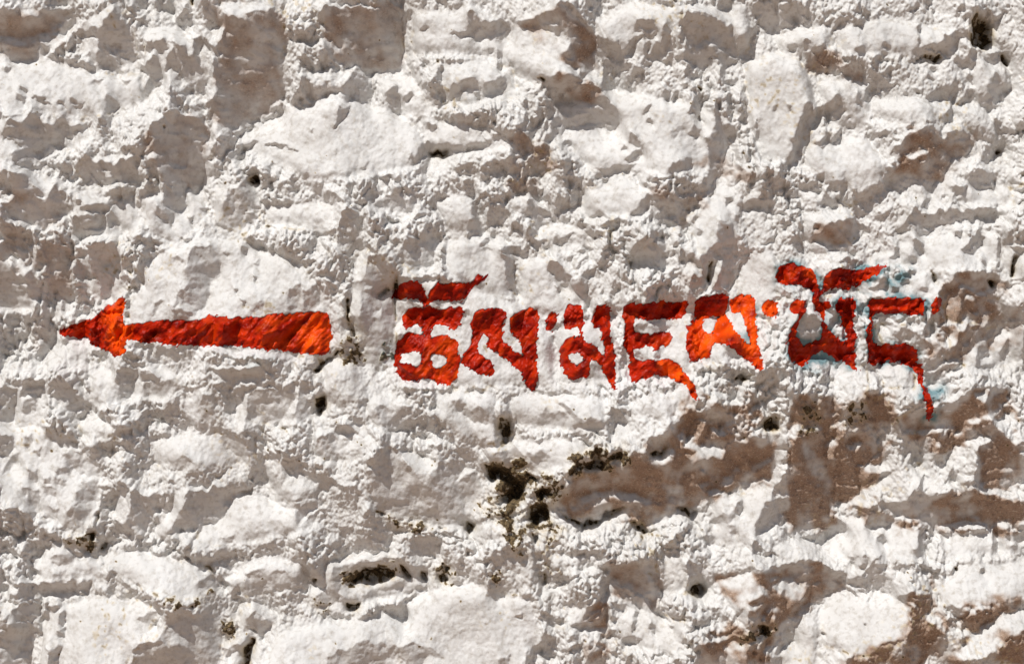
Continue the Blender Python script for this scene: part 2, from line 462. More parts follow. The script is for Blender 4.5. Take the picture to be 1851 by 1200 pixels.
d 33,38 40,35 46,38 50,42 54,44 57,50 62,54 66,57 66,60 58,60 52,62 46,62 42,60 40,54 36,50 38,44 34,42
d 16,40 22,37 29,38 29,43 24,47 18,49 14,50 14,44
d 0,46 6,42 11,42 11,50 8,56 7,66 2,66 0,60
s 16,52 24,50 22,58 16,62 13,60
d 0,75 6,73 9,76 9,84 4,88 0,88
s 17,76 22,74 22,80 18,84 15,82
s 6,90 12,87 12,93 6,97 2,100
s 18,97 26,98 26,104 20,104
s 30,103 35,102 35,107 31,106
s 38,102 46,103 45,107 38,106
s 17,108 26,110 26,114 18,113
s 31,112 38,111 38,115 32,114
s 55,104 66,104 66,118 52,118 58,112
s 22,86 28,84 26,90
s 40,95 50,96 48,100 38,99
s 75,54 80,58 83,62 82,64 76,63 71,60 72,52
d 85,58 90,58 88,62
s 112,92 120,88 128,90 140,94 154,92 155,96 146,102 138,108 128,109 126,104 128,98
d 150,97 154,96 140,107 128,110 136,106
s 130,112 140,110 150,108 160,104 168,106 168,112 156,114 150,118 124,118
s 148,74 158,74 158,80 150,81
s 96,114 104,114 116,110 116,118 92,118
s 164,62 185,54 185,68 176,71 164,70
s 66,70 72,72 64,76
T 450 586
s 8,26 14,20 24,16 32,18 32,34 24,37 17,37
d 16,37 23,38 22,42 17,42 0,44 0,40 12,39
s 0,46 12,44 22,42 30,40 34,44 30,54 24,58 18,64 10,66 0,66
s 36,38 42,37 43,48 46,54 44,60 36,66 24,67 30,60 34,50
d 41,38 43,38 44,48 48,50 51,54 50,60 46,61 46,54
k 46,48 50,48 51,58 48,60 46,58
s 64,0 97,0 97,12 92,16 97,20 97,30 86,32 82,28 72,28 66,26 58,22 50,24 44,30 40,28 46,22 56,17 62,14 68,10
k 66,0 69,0 70,9 68,9
k 44,27 60,17 62,17 50,25 46,30 43,29
m 60,15 72,8 78,12 76,24 68,28 60,24
m 88,18 96,14 97,24 88,26
s 60,55 64,50 74,48 80,50 79,58 78,66 70,64 64,60
s 80,62 90,54 96,58 106,54 114,55 116,58 106,64 98,72 92,70 84,67 78,67
d 97,72 104,66 112,62 118,58 122,62 126,66 124,70 120,74 112,76 104,74 98,73
d 124,58 130,66 136,74 138,81 130,77 124,73 126,66
d 104,40 112,42 114,48 116,54 108,50 103,46
d 59,65 66,68 74,70 70,73 68,78 62,74 58,70
d 91,74 96,71 95,80 88,87 82,90 84,84 90,80
s 76,92 84,85 90,84 84,92 78,94
d 147,42 150,44 158,43 157,46 148,46
s 136,50 142,49 146,54 144,56 150,58 156,56 161,58 161,66 152,66 148,62 144,62 140,58
s 140,74 160,76 168,66 168,74 162,82 150,82 140,78
d 168,62 172,58 176,68 180,70 178,76 170,80 160,82 154,86 162,80 168,76
k 168,62 173,60 174,70 170,78 168,72
k 20,68 27,69 26,70
s 46,74 52,72 60,74 60,80 62,90 52,90 46,88 44,82
s 26,76 34,68 42,64 43,72 43,86 44,90 52,92 60,94 56,104 50,110 42,104 32,96 26,90 20,86 26,86 26,80
d 32,94 40,97 48,100 56,96 58,104 64,106 74,108 76,112 72,116 66,112 58,114 50,112 46,104 40,100
d 23,94 27,92 32,94 32,100 26,100
s 36,112 44,108 46,114 50,118 32,118
d 0,70 12,70 12,80 8,84 8,90 12,100 12,106 6,106 0,104
s 95,80 102,88 108,94 114,102 120,106 124,112 130,118 82,118 80,108 78,100 82,96 86,88 92,80
s 114,84 122,80 134,82 140,80 148,80 152,90 152,96 144,96 140,102 134,108 124,106 120,100 121,90 116,88
l 118,86 126,84 128,92 120,102 116,98 108,90
s 130,106 140,104 150,98 152,100 150,118 130,118 126,112
s 162,88 168,84 178,82 182,86 185,90 185,96 170,96 162,92
k 156,93 162,94 172,96 178,104 184,106 184,110 178,110 172,102 162,102 158,97
m 160,92 185,90 185,118 166,118 168,108 162,102
T 900 586
m 0,92 20,96 26,100 40,102 44,106 42,118 0,118
k 2,96 8,97 9,106 4,104
k 20,100 27,101 26,104 21,103
k 26,112 34,110 36,114 28,118
d 37,102 44,104 44,110 38,108
d 1,62 12,64 12,70 8,80 2,80
k 2,62 8,60 8,70 6,78 3,78
s 28,60 34,58 46,60 44,68 34,69 28,66
s 48,58 56,60 58,66 52,70
d 50,66 58,62 64,62 70,64 74,62 74,78 70,72 66,74 62,74 60,80 62,82 56,76 52,74
d 74,54 80,57 86,62 87,65 80,67 78,70 76,74 74,68
s 40,52 48,54 54,58 50,60 42,56
s 72,0 78,8 84,16 86,24 82,30 81,42 78,40 78,28 76,18 72,10
s 62,26 68,28 70,36 76,46 70,46 62,40
s 26,44 50,44 54,46 30,46
s 93,0 118,0 112,5 98,5 92,3
s 90,18 96,18 96,22 92,23
s 103,20 108,14 108,20 104,22
d 132,48 138,50 139,54 134,56 131,55
d 120,62 128,58 134,58 146,54 154,55 166,54 176,52 180,48 185,46 185,50 180,54 178,60 170,62 162,63 160,68 158,74 155,79 148,82 142,83 134,82 134,76 138,68 134,66 130,72 126,76 124,82 132,84 122,90 114,86 104,88 98,84 100,76 108,72 112,68 116,64
d 84,88 90,84 96,86 102,86 100,90 88,90
k 100,85 112,82 110,85 102,88
d 127,33 134,31 142,28 150,28 156,26 154,20 158,22 166,28 168,32 185,29 185,46 178,44 174,42 166,44 160,46 154,48 150,46 152,38 148,36 146,34 140,31 132,34
k 158,35 170,34 164,38 158,37
s 148,14 158,16 164,24 168,31 160,30 154,26 156,22
l 164,38 172,38 176,46 170,52 160,52 160,46
d 44,98 50,94 62,90 72,92 76,88 86,88 104,90 116,88 124,88 130,90 142,84 150,82 158,80 166,78 178,74 185,76 185,100 178,104 168,108 160,110 154,112 146,110 140,116 140,118 42,118 44,108 48,104
k 56,92 62,91 66,86 72,90 70,94 60,95 52,98 47,100 48,96
k 74,86 82,84 82,88 76,90
k 64,80 66,80 67,88 65,86
m 48,86 84,80 86,92 70,96 46,102
l 104,86 112,88 118,90 112,93 104,91
l 124,86 134,84 152,82 150,88 144,90 134,90 128,92
l 166,86 168,88 166,94
l 172,88 182,88 176,92
l 134,97 136,96 138,100
d 176,60 180,64 185,66 185,76 180,74 177,66
s 20,86 30,84 36,88 30,92 22,90
s 0,84 8,82 16,86 18,92 20,96 8,97 0,95
T 1350 586
d 24,12 30,0 50,0 52,4 60,14 70,18 72,20 64,28 54,26 48,24 40,26 34,28 26,24 24,18
l 53,0 62,0 64,14 58,10 54,6
l 73,0 78,0 78,20 73,20
s 0,34 12,30 8,26 18,22 24,18 26,26 36,28 38,32 34,36 24,35 8,35
d 0,35 10,35 20,35 20,40 30,40 36,36 40,40 38,42 30,43 22,46 14,48 8,52 6,44 0,42
s 52,28 58,32 58,42 52,42
d 80,0 88,0 88,10 92,14 100,12 110,14 114,22 122,20 128,14 134,16 140,10 141,4 150,2 165,0 176,0 178,4 166,5 164,12 164,20 156,24 156,28 160,28 168,27 168,32 160,32 154,30 152,24 150,20 144,24 144,30 136,30 128,32 128,37 122,40 118,36 116,26 110,25 104,24 96,25 84,26 80,22
s 96,4 104,2 114,6 124,14 122,18 112,20 108,12 98,10
l 144,21 152,16 154,22 148,25
l 126,12 134,16 130,18
d 154,34 160,36 160,40 154,38
d 170,18 176,10 178,14 176,26 172,26
s 133,33 136,38 132,40
d 26,118 20,112 22,104 26,96 27,90 24,92 18,100 6,106 0,108 0,86 8,82 20,80 22,80 26,72 34,70 30,84 28,86 26,78 26,66 28,48 36,47 44,50 46,53 52,48 57,46 60,72 53,82 54,90 58,90 61,76 66,72 64,62 66,54 76,50 80,45 88,44 92,54 97,62 97,69 90,74 88,80 91,86 82,94 73,96 76,104 78,112 74,118
d 0,45 6,50 12,46 14,52 12,58 6,60 2,66 0,70
d 0,80 12,74 14,70 20,72 22,80 18,98 8,106 0,108
k 11,64 18,62 22,70 20,72 12,70
l 62,58 65,60 65,70 62,68
l 72,78 77,78 74,86 72,90 71,84
l 26,68 32,68 33,80 30,86 26,80
l 54,78 60,76 57,90 54,86
l 80,69 82,69 81,71
m 36,50 46,52 48,64 44,72 34,70
m 66,56 76,52 80,60 70,68 64,70
d 101,50 106,48 112,52 116,48 117,54 108,58 101,58
d 100,62 108,58 117,56 124,54 136,50 146,44 156,42 164,40 172,42 178,48 178,56 174,62 164,64 164,68 168,70 172,76 178,80 185,78 185,84 180,86 184,102 180,108 166,112 150,114 140,110 144,104 152,100 154,92 152,86 158,82 164,74 156,74 146,78 140,82 138,88 134,94 126,94 126,88 130,84 129,78 126,76 120,75 118,82 119,92 114,96 110,94 111,86 106,90 102,84 104,78 100,74 98,68
l 163,64 167,64 166,68 163,67
l 150,48 160,44 158,54 154,54
l 109,80 110,80 110,83
d 83,94 90,90 98,88 94,94 86,97
d 79,106 84,102 98,102 96,106 88,108 80,110
d 116,104 120,102 118,112 110,118 108,116
d 133,104 138,98 142,104 136,108
d 118,118 126,114 140,112 150,116 170,118
l 156,116 168,112 178,110 185,106 185,113 176,118 160,118
T 0 880
d 0,14 8,13 16,16 30,26 38,30 42,34 42,37 36,36 28,41 24,46 21,52 21,60 8,59 8,52 14,50 12,47 5,46 0,50
l 5,45 8,44 9,48 5,48
l 8,51 14,51 12,58 20,60 20,62 8,61 5,60 8,58
d 42,34 46,33 54,33 60,29 65,22 68,8 68,0 82,0 78,10 73,18 72,30 74,34 82,36 72,40 69,48 60,46 52,45 46,40
k 58,32 62,28 62,34
k 65,16 66,16 66,22 64,24
k 66,40 71,37 70,41 66,44
m 44,34 62,28 66,44 50,38
l 31,33 36,35 32,36
s 35,46 44,43 50,46 48,52 40,52 35,50
s 22,52 28,52 28,56 22,55
s 36,58 42,56 42,62 37,62
s 50,10 58,12 60,14 56,24 46,28 40,28 46,20 48,14
s 30,18 34,20 32,24
s 20,0 27,2 27,16 22,18 20,10
s 34,14 40,14 38,20
s 30,0 38,0 36,5 31,4
s 52,0 66,0 66,6 56,8 52,6
d 0,0 3,0 3,12 0,12
d 6,63 20,63 40,63 62,63 60,68 60,71 48,72 42,75 34,74 27,76 16,76 6,75 8,70 12,68 14,64
l 7,65 13,64 13,68 10,70 7,68
l 21,66 22,66 22,72
d 0,50 4,54 3,62 6,64 4,68 0,66
d 0,77 2,80 2,86 0,88
d 0,90 4,86 8,84 7,88 6,94 0,96
d 10,78 20,77 28,78 28,88 22,88 18,90 12,88
d 8,90 26,90 28,98 22,104 20,110 16,118 0,118 0,98 6,95
d 40,84 44,82 44,90 41,94 40,90
d 39,96 44,94 44,102 40,100
d 31,108 40,106 44,108 40,114 36,118 32,118 34,112
s 72,57 78,57 84,62 88,66 92,66 98,68 106,70 116,72 122,74 128,78 136,72 144,70 148,74 160,74 158,80 150,84 154,90 150,92 153,100 148,106 147,112 150,118 91,118 92,108 98,104 108,100 112,92 116,88 112,86 106,90 100,90 94,88 104,82 106,80 104,76 94,74 90,68 89,78 82,76 77,72 72,74 70,70 74,66 71,64
d 92,108 100,103 112,101 130,108 134,118 92,118
l 78,64 80,64 82,72 78,72 77,68
l 90,68 92,72 98,76 104,77 98,77 90,76
k 128,77 131,77 130,80
m 116,72 124,74 124,80 116,80
m 130,78 144,70 144,76
d 126,10 134,4 142,0 168,0 168,4 156,6 152,14 150,20 146,24 136,26 134,31 122,30 120,40 112,39 106,36 116,30 118,22 122,16
d 72,30 78,28 74,20 80,24 84,22 90,8 88,4 92,2 96,4 104,6 116,4 116,12 114,16 106,16 106,22 100,32 94,34 86,35 76,33
l 80,6 86,4 90,8 88,16 84,22 78,22 74,24 76,16
d 92,34 98,34 102,40 98,42 92,40
s 82,38 90,38 88,42 82,41
d 108,38 118,42 126,44 142,43 160,43 164,43 172,42 168,46 158,50 152,54 144,56 140,53 134,54 132,50 122,46
s 120,40 160,40 185,36 185,42 160,44 126,44
s 148,36 158,33 156,38 150,40
s 134,60 144,57 145,66 138,68 134,64
d 145,58 152,64 150,68 145,68
s 164,54 176,55 180,60 178,64 166,68 162,68 164,60
s 166,70 185,66 185,76 180,80 172,78 166,74
d 155,66 160,66 162,72 166,76 160,76 154,74
k 168,101 170,104 166,112 164,118 160,116 164,108
s 165,88 172,82 176,86 181,90 180,96 174,98 172,98 166,92
d 152,96 160,92 160,94 154,100
s 148,108 158,106 168,102 164,110 152,114
m 148,90 160,90 156,100 150,104
T 450 880
s 30,10 40,6 46,0 74,0 74,14 72,22 78,24 70,34 64,40 56,40 48,42 34,38 26,40 20,42 0,43 0,40 10,36 20,32 26,26 34,26 40,20 44,16 52,12 56,8 48,12 40,16 34,22 32,14
s 82,0 150,0 148,8 144,12 144,20 148,24 146,30 136,32 128,26 120,28 112,24 104,24 92,18 86,14 84,8
d 76,20 84,16 92,20 100,22 106,24 114,26 120,30 128,28 136,33 142,35 130,34 126,32 108,33 96,32 94,42 80,44 68,46 56,48 54,46 60,42 66,38 70,32 74,28 78,24
k 85,14 90,18 92,20 88,19
k 126,27 134,30 130,30
k 146,24 152,22 150,30 147,34 145,30
m 84,14 94,20 114,24 124,29 114,30 96,26
s 109,34 122,33 128,36 128,44 124,50 114,50 108,46
s 36,42 54,44 52,50 50,54 48,60 38,60 34,52 38,46
d 42,62 50,55 52,60 52,64 48,70 44,66
k 42,62 45,62 45,66 43,65
s 58,50 66,50 78,49 92,46 100,50 108,52 114,54 118,58 119,64 112,66 106,70 103,76 96,78 80,83 70,80 64,78 60,76 54,80 44,82 44,76 48,72 54,64 56,58
k 70,60 74,56 82,53 92,54 96,58 96,60 88,62 84,65 74,63 66,63
l 52,52 54,49 70,46 93,43 94,44 80,48 66,51 58,52 56,58 52,57
l 62,64 72,64 84,66 80,72 74,78 66,76 60,70
d 84,65 96,61 104,60 104,66 100,74 92,76 84,74 80,70
m 60,56 100,50 96,64 62,64
k 64,76 74,79 73,82 66,82
k 100,54 108,59 107,60 102,60
k 114,58 118,57 119,62 115,62
d 46,86 54,83 70,80 82,83 96,78 103,76 108,72 113,66 119,64 119,70 110,72 104,77 106,84 105,88 98,86 88,85 78,84 72,84 66,88 58,90 54,87 50,88
m 44,76 54,80 50,86 44,82
m 78,83 96,78 90,80
s 20,74 24,70 36,69 39,72 38,76 28,80 22,78
d 24,70 30,67 42,65 36,69 26,72
s 0,76 8,77 16,80 22,78 14,66 6,66 0,68
s 0,54 12,56 12,60 4,60
s 14,58 20,54 26,56 30,60 42,62 30,66 18,68 16,64
d 2,86 6,88 12,88 14,92 10,100 8,102 6,98 0,94 0,90
s 20,92 24,86 26,90
s 20,82 30,80 34,84 26,86
k 0,108 2,104 2,106 0,110
k 128,54 134,54 132,57
k 126,60 130,60 134,63 128,66
m 124,52 136,54 136,66 126,66
s 138,50 144,46 146,54 146,62 142,66 136,64 138,58
k 145,44 147,46 146,48
s 160,46 164,42 172,40 185,38 185,48 178,56 174,56 170,64 172,70 170,75 164,74 158,71 160,64 159,56
m 162,58 170,58 168,68 162,66
m 152,8 170,4 185,20 185,50 160,14
k 180,0 185,2 182,8 172,10 168,6 175,2
m 164,0 185,0 185,26 170,18
s 64,108 76,102 90,104 94,106 104,104 116,106 124,108 130,114 118,112 110,118 104,114 100,110 92,112 90,118 48,118 54,112
l 88,107 93,106 94,110 89,111
d 165,116 174,110 172,116 168,117
d 178,86 183,83 183,88
d 176,118 185,112 185,118
T 900 880
d 42,0 140,0 146,0 142,8 144,12 138,18 132,20 128,18 122,15 120,20 117,28 108,30 104,31 98,28 92,24 88,22 86,26 80,26 74,22 68,26 58,24 50,22 42,22 36,20 34,14 34,8 38,4
k 44,22 56,23 66,24 70,22 72,18 80,14 86,12 80,17 72,22 66,27 54,25 46,24
k 88,23 94,26 104,29 104,31 94,30 90,28
k 119,15 124,14 132,17 134,19 130,19
k 26,2 32,4 30,8 28,8
k 22,14 32,12 34,20 26,26 20,24
m 0,0 44,0 34,8 36,22 42,30 36,36 28,36 20,26 14,20 4,14 0,16
m 54,26 60,30 66,36
d 146,0 165,0 158,4 148,4
d 160,10 164,8 166,14 163,19 159,17
s 142,24 150,20 158,16 160,20 150,26 144,26
d 175,18 178,14 185,8 185,26 180,30 172,32 172,24
s 138,32 146,34 146,38 140,40
s 120,30 126,34 128,38 124,39
d 115,34 120,32 124,38 126,41 118,41 114,40
d 170,34 174,36 174,42 170,42
s 154,24 158,26 160,32 156,32
s 124,26 130,24 130,30 127,36 124,32
d 69,44 73,42 78,43 78,48 74,48 72,46 70,49
d 97,43 101,42 104,48 103,50 96,50
d 70,54 84,53 92,50 98,46 104,50 108,54 108,60 110,64 109,72 108,80 112,86 116,89 110,87 106,84 104,78 98,73 94,72 88,74 86,70 82,66 76,66 74,72 69,72 70,64 74,60 74,58 70,58
d 126,46 130,50 134,52 136,58 139,68 138,71 128,71 127,60
k 130,68 134,64 139,70 138,71 128,71
s 0,42 10,40 20,42 20,48 8,54 0,62
s 18,66 28,62 32,66 30,70 24,72 18,70
d 32,54 42,53 43,58 48,62 44,68 38,69 32,68
k 31,57 33,58 33,68 31,68
d 22,36 26,42 32,46 35,50 34,52 30,52 29,60 26,56 24,46
k 22,30 26,34 26,38 24,38
d 20,28 23,30 24,42 28,60 26,58 24,48 22,40
s 0,64 6,66 6,72 0,74
s 54,64 60,64 64,66 60,72 56,70
s 45,26 50,26 50,30 46,30
s 82,28 87,26 88,34 83,34
s 70,32 73,32 73,35
s 77,34 80,34 80,36
k 91,28 92,28 92,34
d 97,30 100,30 99,34
d 58,88 60,80 66,76 69,80 68,84 64,88
d 70,84 73,80 73,88 75,94 75,100 70,100 64,96 54,94 48,91 56,90 64,89 68,88
d 30,84 38,86 44,90 42,92 34,92 30,88
d 10,118 18,110 28,104 30,100 32,94 36,98 39,102 40,110 38,114 32,115 30,112 26,112 25,118
s 0,114 4,112 7,114 4,117
d 57,118 60,112 66,106 72,104 74,106 72,114 68,118
d 46,100 50,96 54,98 54,104 50,102
d 44,108 50,104 56,104 58,112 54,116 50,110
d 89,74 93,74 93,78 90,78
s 78,78 85,78 84,82 79,83
d 90,92 93,88 93,94 90,97
d 92,82 95,84 94,88 92,86
d 102,92 104,95 106,99 101,98
d 113,90 117,92 116,94
s 124,92 127,97 130,98 128,103 126,106 124,100
k 126,104 130,98 129,103
d 84,100 94,100 96,103 92,106 84,106
s 96,106 108,108 116,110 122,107 122,116 118,114 108,112 100,110
s 76,108 84,108 84,114 76,112
s 125,81 130,79 130,82
d 134,76 138,80 142,88 140,92 136,84
d 130,86 136,88 136,92 131,91
d 140,96 144,96 144,100 141,100
s 138,80 148,80 154,88 148,92
d 158,84 163,80 160,86 156,92
s 144,58 156,56 172,52 172,54 162,56 152,60 144,64 140,66 138,64
d 172,53 185,52 185,70 182,72 178,68 176,64 172,58
d 166,76 172,74 176,70 182,74 176,78 170,80
d 166,86 176,80 185,74 185,96 178,94 170,96 166,94
l 177,86 184,85 182,90 177,90
d 129,103 140,101 152,102 160,99 168,97 176,94 185,98 185,118 180,118 176,108 170,104 164,103 156,103 152,108 153,118 127,118 128,110
l 153,106 160,104 165,108 164,114 158,117 153,115
m 155,99 184,92 184,100 164,103
T 1350 880
d 18,0 50,0 50,6 50,14 60,14 62,18 60,22 68,24 70,28 66,32 58,36 52,40 48,40 46,36 40,36 33,33 32,26 30,22 26,26 22,26 18,24 14,30 8,30 5,28 8,18 12,10
d 52,6 58,8 64,4 74,0 78,4 70,10 66,12 62,14 54,16
d 48,12 50,6 52,8 50,18 56,24 60,26 54,34 52,40 50,38 50,26 49,16
d 74,14 80,14 92,12 104,10 112,6 115,0 118,4 128,8 140,2 150,0 185,0 172,4 158,7 170,10 185,8 185,30 180,28 178,24 172,22 168,22 167,28 160,26 154,24 146,26 138,30 130,31 124,30 118,29 115,28 114,24 109,20 108,22 104,19 100,20 96,26 92,29 84,29 80,26 83,18 76,20
l 154,8 162,6 172,4 185,2 185,8 176,9 166,9 158,8
l 130,0 142,0 134,6
d 166,30 170,26 168,36 170,42 166,46 163,44 164,36
d 180,30 185,28 185,38 181,36
d 174,36 176,32 178,30 178,36
d 178,40 185,42 185,46 180,46
d 120,29 124,34 122,40 120,46 114,46 110,40 116,38 115,32
d 87,36 92,33 95,38 92,40 88,39
s 25,30 28,36 24,36
d 22,26 28,30 32,35 28,34
d 5,34 8,38 12,42 20,44 10,46 4,44
s 13,36 16,38 15,42
d 10,56 20,52 30,50 46,49 52,52 58,56 64,59 68,64 66,68 76,72 74,73 64,69 58,72 54,76 48,80 43,78 42,84 36,86 37,90 32,94 33,100 34,104 24,110 24,116 14,116 16,118 0,118 0,94 6,90 12,92 20,90 26,84 30,78 36,74 42,64 34,64 30,66 26,72 28,80 24,80 22,70 17,70 14,66 8,58 12,57
d 0,82 10,84 20,80 30,84 24,92 14,90 0,96
d 10,72 16,66 20,68 22,74 26,78 27,82 20,84 12,82 8,80 12,76
l 16,68 24,64 40,64 41,70 36,76 28,81 26,76 26,70 22,72
l 10,88 18,86 18,91 12,92
l 14,98 18,96 17,99
k 6,92 14,92 12,98 8,96
d 69,48 74,47 73,52
d 76,46 80,46 79,56 76,54
d 80,54 84,48 92,47 93,54 92,58 94,62 96,70 86,71 76,69 68,66 70,62 78,58
s 80,64 94,60 95,70 84,70
d 100,46 104,52 116,50 118,48 124,54 129,58 126,62 122,62 118,56 112,54 104,54 99,54
d 106,64 112,62 108,66
d 120,60 124,64 122,66
d 103,56 106,58 104,59
d 100,72 108,70 120,68 124,70 124,76 122,82 119,86 122,92 128,96 132,98 133,108 132,114 140,114 152,112 160,108 170,106 172,103 185,104 185,118 58,118 66,114 80,112 88,108 100,105 104,102 105,96 108,94 108,80 106,76 102,74
l 107,77 112,78 110,82
l 164,106 166,108 164,110
s 66,74 70,73 68,76
s 79,76 83,74 84,77 82,77
d 104,99 98,102 88,106 84,110 86,106 98,100
k 78,91 80,91 79,92
k 50,99 53,100 52,102
d 130,80 136,78 146,78 152,78 160,76 168,78 176,74 185,70 185,78 182,80 170,84 162,90 156,94 152,98 148,96 144,92 140,86 132,82
d 130,88 136,86 142,88 140,92 134,92
d 170,100 182,90 185,88 185,102 178,103 172,101
d 141,97 145,104 142,105 140,103
s 150,88 156,88 152,96 148,94
d 156,54 159,54 159,57 156,57
k 139,52 142,50 141,53
T 450 293
d 96,82 110,79 118,88 119,92 98,92
s 121,92 124,82 145,80 146,90 138,94
d 104,98 128,97 130,103 106,104
s 150,102 168,100 160,110 150,112
s 176,100 184,100 182,114 176,112
T 0 293
d 42,110 56,105 56,118 44,118
T 0 586
d 60,4 68,2 66,16 60,14
s 74,4 82,2 78,12 70,12
d 96,8 106,2 104,12 98,12
s 128,2 146,1 142,13 124,13
d 152,0 164,0 158,14 148,14
T 450 586
d 10,8 28,0 36,0 24,18 12,16
s 98,10 104,7 108,18 100,22
d 99,28 108,32 114,38 104,36
T 900 586
d 152,12 162,14 166,24 160,26 154,20
s 126,12 134,14 132,24 128,24
s 90,4 112,2 108,10 92,12
d 104,24 112,26 114,36 106,34
s 52,8 58,14 66,22 72,34 68,30 56,18
'''
